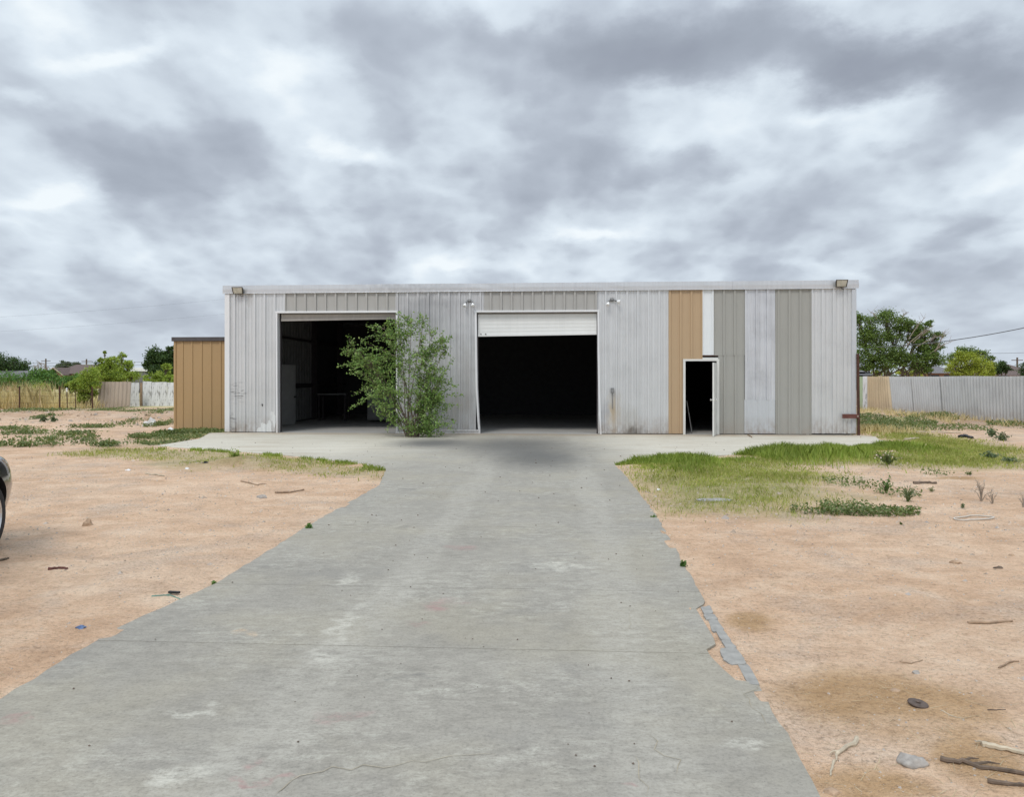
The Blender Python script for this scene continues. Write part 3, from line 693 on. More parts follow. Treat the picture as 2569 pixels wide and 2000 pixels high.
def twin(px, py, lab, rightdir):
    r = empty('twin_spotlight', lab, 'spotlight', onwall(px, py, -.008), TH, 'twin bulb spotlights above the second bay')
    rot = Matrix.Rotation(math.pi/2, 4, 'X')
    m = MB(); m.lathe([(0,0),(.062,0),(.062,.03),(.05,.045),(0,.047)], 18, rot); m.build('base_plate', M['lampgrey'], r, True)
    for sgn, tgt in ((-1, Vector((-.35,-.55,-1.0))), (1, rightdir)):
        st = Vector((sgn*.03,-.045,-.0)); el = Vector((sgn*.085,-.09,-.035)); d = tgt.normalized(); e = el+d*.05
        q = d.to_track_quat('Z', 'Y').to_matrix().to_4x4()
        m = MB(); m.tube([st, el, el+d*.02], [.014,.014,.014], 8); m.lathe([(.0,-.01),(.024,-.01),(.026,.045),(.0,.045)], 12, Matrix.Translation(el+d*.015) @ q); a = m.build('lamp_holder', M['lampgrey'], r, True)
        m = MB(); m.lathe([(.02,0),(.026,.02),(.05,.075),(.056,.095),(.046,.108),(0,.112)], 16, Matrix.Translation(el+d*.055) @ q); m.build('bulb', M['bulb'], a, True)
twin(1178, 755, 'twin bulb spotlight over the grime streaked sheet between bays', Vector((.25,-.6,-.9)))
twin(1535, 752, 'twin bulb spotlight over the rust stained sheet', Vector((.75,-.45,-.25)))
bx = MB(); bx.box(-.045,.045,-.05,0,-.075,.075,.004); bx.box(-.03,.03,-.056,-.051,-.055,.055); o = bx.build('outlet_box', M['lampgrey']); o.location = onwall(1536, 980, -.035); o.rotation_euler.z = TH; tag(o, 'small grey outlet box on the rust stained sheet', 'outlet box')
cd = MB(); cd.tube([(0,0,0),(0,0,.45)], .011, 6); cd.build('conduit', M['lampgrey'], o).location = (0,-.01,-.53)
# rusty gate post and strap at the right corner
gp = empty('rusty_post', 'rust brown steel post with a strap at the wall end', 'post', (*loc2w(UL-.02, -.08), 0), TH)
m = MB(); m.tube([(.07,0,-.1),(.06,0,.9),(.045,0,2.3)], .04, 8); m.build('pole', M['rust'], gp)
m = MB(); m.box(-.40,.06,-.055,-.041,.48,.60,.003); m.build('strap', M['rust_red'], gp)
m = MB(); m.lathe([(0,0),(.02,0),(.02,.015),(0,.015)], 8, Matrix.Translation(Vector((.02,-.057,.54))) @ Matrix.Rotation(math.pi/2, 4, 'X')); m.build('bolt', M['chrome'], gp)
# workbench, cabinet and leaning rods dimly seen indoors
def indoor(px, s): u, y = w2loc((px-CX)/F*s, s); return u, y
u, y = indoor(838, 29.0); wb = empty('workbench', 'dim workbench standing inside the first bay', 'workbench', (*loc2w(u, y), 0), TH)
m = MB(); m.box(-.55,.55,-.3,.3,.98,1.03,.004); m.build('tabletop', M['liner_light'], wb)
for sx in (-.5, .5):
    for sy in (-.25, .25): m = MB(); m.box(sx-.03,sx+.03,sy-.03,sy+.03,0,.978); m.build('leg', M['steel_dark'], wb)
u, y = indoor(960, 28.0); cb = empty('tool_cabinet', 'dark tool cabinet behind the leafy shrub in the first bay', 'cabinet', (*loc2w(u, y), 0), TH)
m = MB(); m.box(-.5,.5,-.3,.3,.08,1.2,.006); m.build('body', M['liner_light'], cb)
for k in range(4): m = MB(); m.box(-.46,.46,-.325,-.302,.12+k*.27,.36+k*.27,.004); dd = m.build('drawer', M['liner_light'], cb); m = MB(); m.box(-.25,.25,-.345,-.327,.29+k*.27,.31+k*.27); m.build('handle', M['lampgrey'], dd)
u, y = indoor(1727, 22.6); rd = MB(); rd.tube([(0,0,.012),(-.13,.12,.95)], .016, 6); o = rd.build('leaning_rod', M['lampgrey']); o.location = (*loc2w(u+.03, .5), 0); o.rotation_euler.z = TH; tag(o, 'thin grey rod leaning inside the entry doorway', 'rod')

# ------------------------------------------------------------------ tan shed against the workshop's left end
q = P(438, 1078, 23.75); su, sy = w2loc(q.x, q.y); SH = empty('storage_shed', 'narrow brown tan metal shed with dark roof trim', 'shed', (*loc2w(su, sy), 0), TH)
sw = -su-.03; hs = EYE-(846-HZ)/F*23.75
panel('front_wall', 0, sw, .0, hs-.10, (wu(461)-su), M['shed_tan'], 0, .022, 0, parent=SH, seed=40)
SHD = 3.0
panel('side_wall', 0, SHD, 0, hs-.1, .1, M['shed_tan'], 0, .022, 0, parent=SH, xf=lambda u, y, z: (y, SHD-u, z), seed=41)
panel('rear_wall', 0, sw, 0, hs-.1, .1, M['shed_tan'], 0, .022, 0, parent=SH, xf=lambda u, y, z: (u, SHD-y, z), seed=42)
m = MB(); m.box(-.07,sw,-.07,SHD+.05,hs-.13,hs,.01); m.build('roof', M['shed_trim'], SH)
m = MB(); m.box(-.015,.05,-.028,0,.0,hs-.135); m.build('corner_trim', M['shed_tan'], SH)

# ------------------------------------------------------------------ fences
def corr_panel(name, p0, p1, z0a, z0b, z1a, z1b, mat, parent, pitch=.2, amp=.018, lean=(0,0), shear=0, label=None, rag=0):
    p0 = Vector(p0); p1 = Vector(p1); d = p1-p0; L = d.length; d.normalize(); n = Vector((-d.y, d.x)); N = max(4, int(L/pitch*6)); v = []; f = []
    for i in range(N+1):
        s = L*i/N; y = amp*math.sin(2*math.pi*s/pitch); za = z0a+(z0b-z0a)*i/N; zb = z1a+(z1b-z1a)*i/N+random.uniform(-rag, rag)
        for k in range(5):
            q = k/4; z = za+(zb-za)*q
            sh0, sh1 = shear if isinstance(shear, tuple) else (shear, shear)
            b = p0+d*(s+(sh0+(sh1-sh0)*i/N)*q)+n*(y+lean[0]*q+mnoise.noise(Vector((s*.6, z, 1)))*.03); v.append((b.x, b.y, z))
        if i:
            for k in range(4): f.append((5*i-5+k, 5*i+k, 5*i+k+1, 5*i-4+k))
    return MB().add(v, f).build(name, mat, parent, label=label)
fxy = lambda px, py: tuple(G(px, py)[:2])
RF = empty('sheet_metal_fence', 'long weathered corrugated sheet fence on the right boundary', 'fence', (0,0,0))
fp = [fxy(2150,1025), fxy(2168,1027), fxy(2176,1028), fxy(2240,1034)]
corr_panel('fence_panel', fp[0], fp[1], 0, 0, 1.72, 1.70, M['fence_green'], RF, .3, .02, label='pale green sheet')
a = Vector(fp[1]); b = Vector(fp[2]); m = MB(); m.box(-.16,.16,-.03,.03,-.05,1.72); o = m.build('fence_post', M['peel'], RF); o.location = (*((a+b)/2), 0); o.rotation_euler.z = .25
corr_panel('fence_panel', fp[2], (Vector(fp[2])+Vector(fp[3]))/2+Vector((0,.0)), 0, 0, 1.71, 1.70, M['fence_tan'], RF, .26, .07, shear=(0,-.14), label='tan corrugated sheet', rag=.012)
corr_panel('fence_panel', (Vector(fp[2])+Vector(fp[3]))/2+Vector((.0,.0)), fp[3], 0, 0, 1.73, 1.70, M['fence_tan'], RF, .26, .07, shear=(-.15,-.38), label='tan corrugated sheet', rag=.012)
e0 = Vector(fp[3]); e1 = Vector(fxy(2569,1066)); dirf = (e1-e0).normalized(); Lf = (e1-e0).length
pos = 0; k = 0
while pos < Lf+9:
    w = 2.1+.5*math.sin(k*2.3); a = e0+dirf*pos; b = e0+dirf*(pos+w+.06)
    off = Vector((dirf.y, -dirf.x))*(.012*(k % 2))
    corr_panel('fence_panel', a+off, b+off, -.02, -.02, 1.69+random.uniform(-.015,.015), 1.69+random.uniform(-.015,.015), M['fence_grey'], RF, .2, .03, shear=(-max(0, .40-.028*pos/.92), -max(0, .40-.028*(pos+w)/.92)))
    pos += w; k += 1
for k in range(9):
    a = e0+dirf*(k*2.4+.2)+Vector((.42,0)); m = MB(); m.box(-.04,.04,-.04,.04,-.1,1.6); o = m.build('fence_post', M['rust'], RF); o.location = (a.x, a.y, 0)
# left: leaning brown sheet, white boards, wire fence
o = corr_panel('leaning_sheet', fxy(244,1023), fxy(326,1022), 0, .0, 1.42, 1.42, M['fence_tan2'], None, .2, .025, lean=(.25,0), shear=.05); tag(o, 'brown corrugated sheet propped at the end of the wire fence', 'metal sheet')
WB = empty('board_fence', 'peeling white board fence behind the shed', 'fence', (0,0,0))
def boards(px0, px1, py0, top, mat, parent):
    a = Vector(fxy(px0, py0)); b = Vector(fxy(px1, py0)); d = (b-a); n = max(2, round(d.length/.45)); d.normalize()
    for i in range(n):
        p = a.lerp(b, (i+.5)/n); w = (b-a).length/n
        m = MB(); m.box(-w/2+.002,w/2-.002,-.012,.012,-.05,top+random.uniform(-.03,.03)); o = m.build('board', mat, parent); o.location = (p.x, p.y, 0); o.rotation_euler = (random.uniform(-.02,.05), random.uniform(-.02,.02), math.atan2(d.y, d.x))
boards(326, 350, 1020, 1.38, M['peel'], WB); boards(358, 402, 1019, 1.42, M['peel'], WB); boards(402, 470, 1019, 1.40, M['peel'], WB)
a = fxy(355, 1019); m = MB(); m.box(-.06,.06,-.06,.06,-.1,1.35); o = m.build('fence_post', M['wood'], WB); o.location = (*a, 0)
WF = empty('wire_fence', 'rusty steel post and wire fence before the dry field', 'fence', (0,0,0))
posts = [(-160,39,1.3,.0,.03),(-55,39,1.25,.02,.03),(49,39,1.22,.0,.045),(100,39.5,1.1,.0,.02),(150,39,1.2,-.01,.05),(169,39,1.15,-.03,.03),(190,40,1.0,-.03,.025),(233,39.5,1.2,-.05,.045)]
for px, s, hh, ln, r in posts:
    p = P(px, HZ, s); m = MB(); m.tube([(0,0,-.2),(ln*.5,0,hh*.5),(ln,0,hh)], r*.8, 6); o = m.build('fence_post', M['rust'] if px != 100 else M['wood'], WF); o.location = (p.x, p.y, gz(p.x, p.y))
    if px == 169: m = MB(); m.tube([(ln,0,hh),(ln,0,hh-.2)], r*.85+.004, 6); q = m.build('white_tip', M['plastic_white'], o)
for z in (.35,.7,1.0):
    pts = [P(px, HZ, s) for px, s, *_ in posts]; pp = []
    for a, b in zip(pts[:-1], pts[1:]):
        for k in range(4): q = a.lerp(b, k/4); pp.append((q.x, q.y, z-.03*math.sin(math.pi*k/4)))
    pp.append((pts[-1].x, pts[-1].y, z)); m = MB(); m.tube(pp, .006, 4); m.build('wire', M['rust'], WF)

# ------------------------------------------------------------------ vegetation
def leaves(cent, size, n_up=.35, asp=.55):
    """rhombic leaf quads at the given centres"""
    n = len(cent); d = rng.normal(size=(n,3)); d /= np.linalg.norm(d, axis=1)[:, None]
    nn = rng.normal(size=(n,3)); nn[:, 2] += n_up*3; 
    s = np.cross(d, nn); s /= (np.linalg.norm(s, axis=1)[:, None]+1e-9)
    sz = (np.asarray(size)*rng.uniform(.6, 1.35, n))[:, None]
    a = cent-d*sz*.5; b = cent+s*sz*asp*.5; c = cent+d*sz*.5; e = cent-s*sz*asp*.5
    return np.stack([a, b, c, e], 1).reshape(-1, 3)
def clumps(blobs, nsub, per, spread):
    """blobs (c, (rx,ry,rz)) -> leaf centres gathered in sub-clumps, shell-biased; returns centres, sub-clump centres"""
    out = []; subs = []; mr = np.mean([np.mean(b[1]) for b in blobs])
    for (c, r) in blobs:
        r = np.array(r); c = np.array(c)
        for _ in range(max(3, int(nsub*(r.mean()/mr)**1.5))):
            d = rng.normal(size=3); d /= np.linalg.norm(d); q = c+d*r*(rng.uniform(.25, 1)**.5)
            subs.append(q); k = rng.integers(int(per*.5), int(per*1.5)); sp = spread*r.mean()
            out.append(q+rng.normal(size=(k,3))*np.array([sp, sp, sp*.62]))
    return np.concatenate(out), subs
def tree(name, label, cat, base, blobs, mat, nsub=10, per=28, leaf=.16, spread=.28, tr=.12, bark='bark', stems=1, group=None, twig=True, asp=.6, splay=.4):
    base = Vector(base); base.z = gz(base.x, base.y)
    r = empty(name, label, cat, base, 0, group)
    L, subs = clumps(blobs, nsub, per, spread)
    L = L[L[:, 2] > base.z+.05]
    npobj('crown', leaves(L, leaf, asp=asp)-np.array(base), 4, mat, r)
    m = MB(); bl = [Vector(b[0]) for b in blobs]
    for k, c in enumerate(bl):
        c = c-base; st = Vector((((k % stems)-(stems-1)/2)*splay*.3, random.uniform(-.1,.1), -.15)) if stems > 1 else Vector((0,0,-.15))
        mid = Vector((c.x*.3+st.x, c.y*.3, c.z*.45)); rr = tr*(.8 if stems > 1 else 1)
        if stems == 1 and k: m.tube([mid*.75, Vector((c.x*.6, c.y*.6, c.z*.7)), c], [rr*.6, rr*.4, rr*.12], 6)
        else: m.tube([st, mid, Vector((c.x*.75, c.y*.75, c.z*.78)), c], [rr*1.2, rr*.75, rr*.45, rr*.12], 7)
    if twig:
        for sbl in subs:
            sv = Vector(sbl)-base; c = min(bl, key=lambda q: (q-base-sv).length)-base
            m.tube([c*.8, c.lerp(sv, .6)+Vector((0,0,.05)), sv], [tr*.18, tr*.11, tr*.04], 4, False)
    m.build('trunk', M[bark], r, True)
    return r
def PB(s, items, depth=.8):
    """blobs measured in the photograph at distance s: (px, py, rx, rz[, ds])"""
    out = []
    for it in items:
        px, py, rx, rz = it[:4]; ds = it[4] if len(it) > 4 else random.uniform(-.3,.3)*rx/F*s
        c = P(px, py, s+ds); rx = rx/F*s; out.append(((c.x, c.y, c.z), (rx, rx*depth, rz/F*s)))
    return out
gb = lambda px, s: (P(px, HZ, s).x, s, 0)
# --- the shrub between the bays
sb = PB(20.7, [(965,825,30,20),(992,872,34,30),(905,886,36,12),(872,880,14,9),(928,908,36,16),(918,940,34,22),(955,962,38,17),(975,988,24,20),(960,1028,22,18),(985,1052,18,16),(1000,812,18,20),(1032,802,18,18),
   (1062,812,14,13),(1082,842,30,16),(1108,852,20,12),(1060,884,28,18),(1078,930,30,28),(1092,968,24,34),(1072,1012,36,34),(1085,1046,30,28),(1052,1076,28,16),(1075,1078,24,12),(1095,1010,22,30),(1090,985,30,40),(1075,950,28,34),(1060,1040,24,30),(1000,922,12,16),(880,862,10,8),(1125,850,10,6)], .7)
sh = empty('leafy_shrub', 'tall leafy shrub growing between the two bays', 'shrub', (*G(1035,1096)[:2], 0))
sb0 = Vector(sh.location)
Lp = []; m = MB()
for (c, r) in sb:
    c = Vector(c)-sb0; st = Vector((random.uniform(-.16,.16), random.uniform(-.1,.1), -.05))
    mid = Vector((c.x*.38+st.x*.6, c.y*.4, c.z*.5)); 
    m.tube([st, st.lerp(mid, .5)+Vector((random.uniform(-.05,.05),0,.03)), mid, mid.lerp(c, .55)+Vector((0,0,.04)), c], [.020,.016,.011,.007,.003], 5)
    ntw = int(14+r[0]*44)
    for _ in range(ntw):
        a = mid.lerp(c, random.uniform(.55, 1.05)); d = Vector((random.gauss(0,1)*r[0], random.gauss(0,1)*r[1], random.gauss(.15,1)*r[2]))*.95
        e = a+d; k = a.lerp(e, .5)+Vector((0,0,.03)); m.tube([a, k, e], [.006,.004,.0015], 3, False)
        nl = max(4, int(d.length/.021))
        for j in range(nl):
            tt = .25+.8*j/nl; Lp.append(tuple(a.lerp(k, min(1, tt*2)) if tt < .5 else k.lerp(e, tt*2-1))+())
# a fan of thin bare stems at the foot
for _ in range(12):
    a = Vector((random.uniform(-.22,.22), random.uniform(-.15,.15), -.03)); e = a+Vector((random.gauss(0,.25), random.gauss(0,.15), random.uniform(.35,1.2)))
    m.tube([a, a.lerp(e, .5)+Vector((random.uniform(-.05,.05),0,0)), e], [.008,.006,.002], 4, False)
m.build('trunk', M['bark'], sh)
Lp = np.array(Lp); Lp = np.concatenate([Lp, Lp[::4]]); Lp = Lp+rng.normal(size=Lp.shape)*.035
npobj('crown', leaves(Lp, .064, .5, .6), 4, M['lf_shrub'], sh)
# --- left background
hed = 'green bushes along the far side of the dry field'
tree('bush', 'low mid-green bush under the dark tree, left of the wire fence posts', 'bush', gb(40,66), PB(66, [(-60,955,70,22),(10,955,50,20),(60,958,40,18)]), M['lf_hedge'], 28, 60, .17, .27, .12, group=hed)
tree('bush', 'rounded bright green bush below the bare grey tree', 'bush', gb(118,68), PB(68, [(95,942,34,17),(118,950,22,20),(105,964,45,12)]), M['lf_hedge'], 28, 60, .17, .27, .12, group=hed)
tree('bush', 'darker green bush in front of the gabled brick house', 'bush', gb(180,70), PB(70, [(165,962,30,14),(200,957,34,15),(212,966,34,11)]), M['lf_hedge'], 28, 60, .17, .27, .12, group=hed)
tree('bush', 'small dark bush beside the gable of the brick house', 'bush', gb(131,96), PB(96, [(128,938,13,10),(136,943,9,6)]), M['lf_dark'], 16, 26, .3, .26, .1)
tree('tree', 'broad dark green tree at the left edge of the view', 'tree', gb(15,110), PB(110, [(0,905,40,22),(40,914,26,18),(-40,910,40,24),(20,922,46,14),(62,930,22,10)]), M['lf_dark'], 26, 60, .26, .26, .3)
tree('tree', 'dark leafy tree rising beside the tan shed', 'tree', gb(405,56), PB(56, [(400,893,28,20),(420,905,26,24),(385,908,20,22),(428,882,16,14),(408,930,36,16),(370,922,10,14),(440,915,20,20)]), M['lf_dark'], 24, 62, .15, .25, .22)
tree('tree', 'small dark tree behind the yellow-green mesquite', 'tree', gb(262,82), PB(82, [(255,918,20,12),(280,922,18,10)]), M['lf_dark'], 18, 50, .19, .27, .15)
tree('tree', 'pale hazy tree above the brown house roof', 'tree', gb(165,150), PB(150, [(160,914,14,9),(150,922,12,7),(188,916,14,8),(172,918,12,7)]), M['lf_far'], 16, 22, .4, .26, .2)
def bare(name, label, base, tips, mat='bark_pale', r0=.1):
    base = Vector(base); r = empty(name, label, 'tree', base); m = MB()
    for tpt in tips:
        tpt = Vector(tpt)-base; mid = Vector((tpt.x*.35, tpt.y*.35, tpt.z*.55)); m.tube([(0,0,-.1), mid, tpt], [r0, r0*.55, r0*.12], 6)
        for _ in range(7):
            a = mid.lerp(tpt, random.uniform(.2,.95)); e = a+Vector((random.gauss(0,1), random.gauss(0,1), random.uniform(.2,1.2)))*(tpt.z*.14); m.tube([a, e], [r0*.22, r0*.06], 4, False)
    m.build('trunk', M[mat], r)
bare('bare_tree', 'leafless grey tree beside the far utility pole', gb(100,125), [P(px, py, 125) for px, py in ((84,916),(95,912),(104,910),(114,915),(90,922),(122,920))], r0=.22)
mg = 'yellow-green mesquites behind the wire fence'
tree('mesquite', 'spreading yellow-green mesquite leaning over the wire fence', 'mesquite', gb(222,41.5), PB(41.5, [(215,965,32,18),(200,980,20,16),(225,942,26,20),(228,985,16,18),(180,965,14,10),(212,1000,18,12)]), M['lf_mesq'], 26, 64, .085, .22, .06, stems=3, group=mg)
tree('mesquite', 'yellow-green mesquite rising behind the brown sheet', 'mesquite', gb(268,44), PB(44, [(262,935,28,24),(278,912,18,18),(285,950,26,14),(255,905,7,10),(262,888,4,8)]), M['lf_mesq'], 26, 60, .085, .22, .07, stems=2, group=mg)
tree('mesquite', 'airy tall mesquite with thin pointed top behind the white boards', 'mesquite', gb(308,47), PB(47, [(305,920,24,18),(322,915,14,12),(305,895,10,12),(300,940,30,14),(330,945,22,12)]), M['lf_mesq'], 26, 46, .085, .24, .07, stems=2, group=mg)
tree('mesquite', 'low yellow-green mesquite under the dark tree by the shed', 'mesquite', gb(398,47), PB(47, [(378,950,18,12),(405,945,20,14),(425,952,18,14),(418,925,12,12)]), M['lf_mesq'], 24, 56, .085, .22, .06, stems=2, group=mg)
tree('mesquite', 'little yellow-green bush standing alone in the dry field', 'mesquite', gb(108,50), PB(50, [(105,970,17,9),(115,980,14,9),(90,974,9,5)]), M['lf_mesq'], 14, 50, .085, .22, .04, stems=2, group=mg)
# --- right background
big = tree('elm_tree', 'large dark elm with splaying trunks behind the right fence', 'tree', gb(2225,50), PB(50, [(2180,815,30,20),(2225,800,36,18),(2262,812,24,20),(2200,845,40,22),(2245,840,30,20),(2160,850,26,24),(2185,885,40,22),(2240,885,38,20),(2160,915,30,20),(2215,912,40,20),(2265,900,30,16),(2300,860,22,12),(2290,838,16,10),(2320,845,12,8),(2150,800,16,18),(2300,910,34,18),(2340,890,22,16),(2335,865,14,10),(2355,905,18,14),(2315,925,20,12),(2288,818,20,14),(2312,828,20,13),(2330,812,12,8),(2348,842,16,11),(2312,868,26,15),(2352,866,16,10),(2320,890,24,14)], .9),
     M['lf_elm'], 20, 70, .105, .27, .09, stems=6, splay=2.6)
for a, b in (((2270,870),(2345,815)),((2280,850),(2322,795)),((2300,870),(2362,842)),((2330,890),(2390,855)),((2350,880),(2371,830)),((2290,860),(2340,822)),((2200,800),(2183,782)),((2260,800),(2280,782)),((2345,885),(2372,838))):
    m = MB(); A3 = P(a[0], a[1], 49.5)-Vector(big.location); B3 = P(b[0], b[1], 49.2)-Vector(big.location); md = A3.lerp(B3, .55)+Vector((0,0,.12)); m.tube([A3, md, B3], [.03,.022,.009], 5)
    for _ in range(7):
        q = A3.lerp(B3, random.uniform(.35,.95)); m.tube([q, q+Vector((random.gauss(.15,.3), random.gauss(0,.2), random.uniform(.05,.5)))], [.011,.005], 4, False)
    m.build('dead_branch', M['bark_pale'], big)
tree('bush', 'bright yellow-green rounded bush above the right fence', 'bush', gb(2432,47), PB(47, [(2430,905,40,22),(2400,925,28,18),(2462,920,30,18),(2440,935,46,14),(2480,936,14,10),(2420,890,22,10)]), M['lf_yellow'], 36, 55, .085, .19, .08, stems=2)
tree('tree', 'mid-green tree behind the yellow-green bush', 'tree', gb(2430,62), PB(62, [(2425,885,26,14),(2455,890,20,14),(2395,900,22,14),(2485,912,16,16)]), M['lf_elm'], 22, 60, .125, .26, .14)
tree('tree', 'dark tree beside the right-hand brown house roof', 'tree', gb(2515,66), PB(66, [(2512,920,16,13),(2500,930,14,10),(2525,928,10,8)]), M['lf_dark'], 22, 56, .14, .26, .14)
tree('tree', 'dark tree at the right edge in front of the brown roof', 'tree', gb(2585,64), PB(64, [(2580,925,22,14),(2600,915,30,20),(2575,938,16,8)]), M['lf_dark'], 22, 56, .14, .26, .14)
tree('bush', 'small yellow-green bush under the elm crown', 'bush', gb(2280,58), PB(58, [(2262,935,18,8),(2300,938,22,8),(2190,938,18,8)]), M['lf_yellow'], 18, 50, .1, .26, .06, stems=2)
# second-row trees so the horizon is closed beyond the workshop and past the frame
for k, px in enumerate((-700,-480,-300,-160,2700,2860,3080,3320)):
    s = 95+(k*37) % 40; tree('tree', ['dark tree beyond the left edge of the field','dark tree beyond the right fence'][px > 0], 'tree', gb(px, s), PB(s, [(px,915,50,24),(px+50,925,40,18),(px-40,925,40,18)]), M['lf_dark'], 16, 22, .5, .26, .25, twig=False, group='distant dark trees outside the view')
# far-off scrub line
L = []
for _ in range(520):
    x = random.uniform(-230, 230); y = random.uniform(170, 260); L.append(((x, y, random.uniform(.3, 2.4)), (random.uniform(2,5), 2, random.uniform(.8,1.8))))
Lc, _ = clumps(L, 3, 16, .3); Lc = Lc[Lc[:,2] > 0]; o = npobj('far_scrub', leaves(Lc, .9), 4, M['lf_far']); kind(o, 'stuff'); tag(o, 'hazy line of far scrub along the horizon', 'scrub')

# --- grass ----------------------------------------------------------
def scatter(n, box, test):
    x = rng.uniform(box[0], box[1], n); y = rng.uniform(box[2], box[3], n); k = test(x, y) > rng.uniform(0, 1, n); return x[k], y[k]
def blades(x, y, h, w, lean=.45):
    n = len(x); z = gheight(x, y)-.005; a = rng.uniform(0, 2*np.pi, n); l = rng.uniform(.1, lean, n)*h; b = rng.uniform(0, 2*np.pi, n)
    base = np.stack([x, y, z], 1); sx = np.stack([np.cos(a), np.sin(a), 0*a], 1)*(w*rng.uniform(.6, 1.3, n))[:, None]*.5
    mid = base+np.stack([np.cos(b)*l*.35, np.sin(b)*l*.35, h*.6], 1); tip = base+np.stack([np.cos(b)*l, np.sin(b)*l, h], 1)
    return np.stack([base-sx, base+sx, mid+sx*.7, tip, mid-sx*.7], 1).reshape(-1, 3)
def bbox(poly, pad=.5): p = np.array(poly); return (p[:,0].min()-pad, p[:,0].max()+pad, p[:,1].min()-pad, p[:,1].max()+pad)
def t_main(x, y):
    wx = x+(fbm(x*1.1, y*1.1, 61)-.5)*.9; wy = y+(fbm(x*1.1, y*1.1, 71)-.5)*.7
    d = pdist(wx, wy, GR_MAIN); g = (1-sst(-1.5, .35, d))**1.3
    c = G(1900,1235); sparse = np.exp(-(((x-c.x)/2.2)**2+((y-c.y)/1.1)**2))
    pat = sst(.36, .60, fbm(x*1.3, y*1.3, 81, 3)*.75+.25*fbm(x*4, y*4, 83, 2)+.12-.24*sparse)
    return g*(.22+.73*pat)*(pdist(x, y, slab) > .01)
bx_ = bbox(GR_MAIN)
x, y = scatter(330000, bx_, t_main)
hh = .02+.07*fbm(x*.9, y*.9, 91)*rng.uniform(.3, 1.4, len(x)); wv_ = np.clip(y*.00085, .005, .02)
o = npobj('short_grass', blades(x, y, hh, wv_, .9), 5, M['lf_grass']); kind(o, 'stuff'); tag(o, 'short yellow-green grass right of the driveway', 'grass')
# tall tufts along the apron's edge
def edge_pts(pts, n, wid):
    p = [G(*q) for q in pts]; seg = [(a, b, (b-a).length) for a, b in zip(p[:-1], p[1:])]; tot = sum(s[2] for s in seg); xs = []; ys = []
    for a, b, l in seg:
        k = int(n*l/tot); t = rng.uniform(0, 1, k); q = rng.exponential(wid, k); d = (b-a).normalized(); nx_, ny_ = d.y, -d.x
        xs.append(a.x+(b.x-a.x)*t+nx_*q); ys.append(a.y+(b.y-a.y)*t+ny_*q)
    return np.concatenate(xs), np.concatenate(ys)
x, y = edge_pts([(1541,1166),(1640,1157),(1741,1149),(1850,1140),(1960,1136),(2060,1131),(2240,1117)], 22000, .42)
dens = fbm(x*1.1, y*1.1, 101, 3)+.14*np.exp(-(((x-G(1990,1130).x)/1.4)**2))+.12*np.exp(-(((x-G(1640,1155).x)/1.0)**2))-.04*(x > G(2080,1130).x); k = (dens > .45) & (pdist(x, y, slab) > -.05); x, y, dens = x[k], y[k], dens[k]
c1 = np.exp(-(((x-G(1990,1130).x)/1.3)**2)); hh = (.05+.34*np.clip(dens-.42, 0, .4)+.08*c1)*rng.uniform(.4, 1.25, len(x))
o = npobj('tall_grass', blades(x, y, hh, .017, .7), 5, M['lf_lush']); kind(o, 'stuff'); tag(o, 'taller lush grass along the right apron edge', 'grass')
def t_left(x, y):
    d = pdist(x+(fbm(x*1.1, y*1.1, 61)-.5)*.6, y+(fbm(x*1.1, y*1.1, 71)-.5)*.5, GR_LEFT); c = G(300,1138)
    return (1-sst(-.6, .1, d))*.55*sst(.38, .68, fbm(x*1.2, y*1.2, 111, 3)*.7+.3*fbm(x*4,y*4,113,2)+.22*np.exp(-(((x-c.x)/2)**2+((y-c.y)/1.2)**2)))*(pdist(x, y, slab) > 0)
x, y = scatter(55000, bbox(GR_LEFT), t_left); hh = (.02+.045*fbm(x, y, 121))*rng.uniform(.4, 1.4, len(x))
o = npobj('short_grass', blades(x, y, hh, .014, .9), 5, M['lf_grass']); kind(o, 'stuff'); tag(o, 'thin short grass beside the left apron edge', 'grass')
x, y = edge_pts([(392,1121),(706,1143),(900,1165),(968,1179)], 3200, .16); dens = fbm(x*2, y*2, 131, 3); k = dens > .52; x, y = x[k], y[k]
o = npobj('tall_grass', blades(x, y, rng.uniform(.03,.10,len(x)), .015, .8), 5, M['lf_lush']); kind(o, 'stuff'); tag(o, 'fringe of green grass along the left apron edge', 'grass')
# small weeds in the shed's foot and creeping mats across the left sand
def t_shed(x, y): return (1-sst(-.4, .2, pdist(x+(fbm(x*2,y*2,61)-.5)*.5, y, GR_SHED)))*sst(.35,.5,fbm(x*2,y*2,141,3))*(pdist(x,y,slab) > 0)*(pdist(x,y,bld) > .02)
x, y = scatter(16000, bbox(GR_SHED), t_shed); z = gheight(x, y)+rng.uniform(.01,.14,len(x))*fbm(x*3,y*3,151)
o = npobj('creeping_weeds', leaves(np.stack([x,y,z],1), .06, .6, .6), 4, M['lf_weed']); kind(o, 'stuff'); tag(o, 'green weeds at the foot of the tan shed', 'weeds')
MAT = [(60,1088,70,4),(185,1090,50,4),(110,1106,90,4),(240,1104,70,4),(330,1064,40,5),(40,1122,70,3),(170,1117,70,4),(270,1119,40,3),(400,1068,25,5),(345,1100,40,4),(420,1090,30,4),(30,1076,60,3),(230,1074,70,2.5),(110,1052,12,3),(60,1032,50,4),(150,1030,40,4),(265,1030,30,4),(410,1045,25,6),(425,1030,22,7),(320,1035,30,4)]
xs = []; ys = []; zs = []
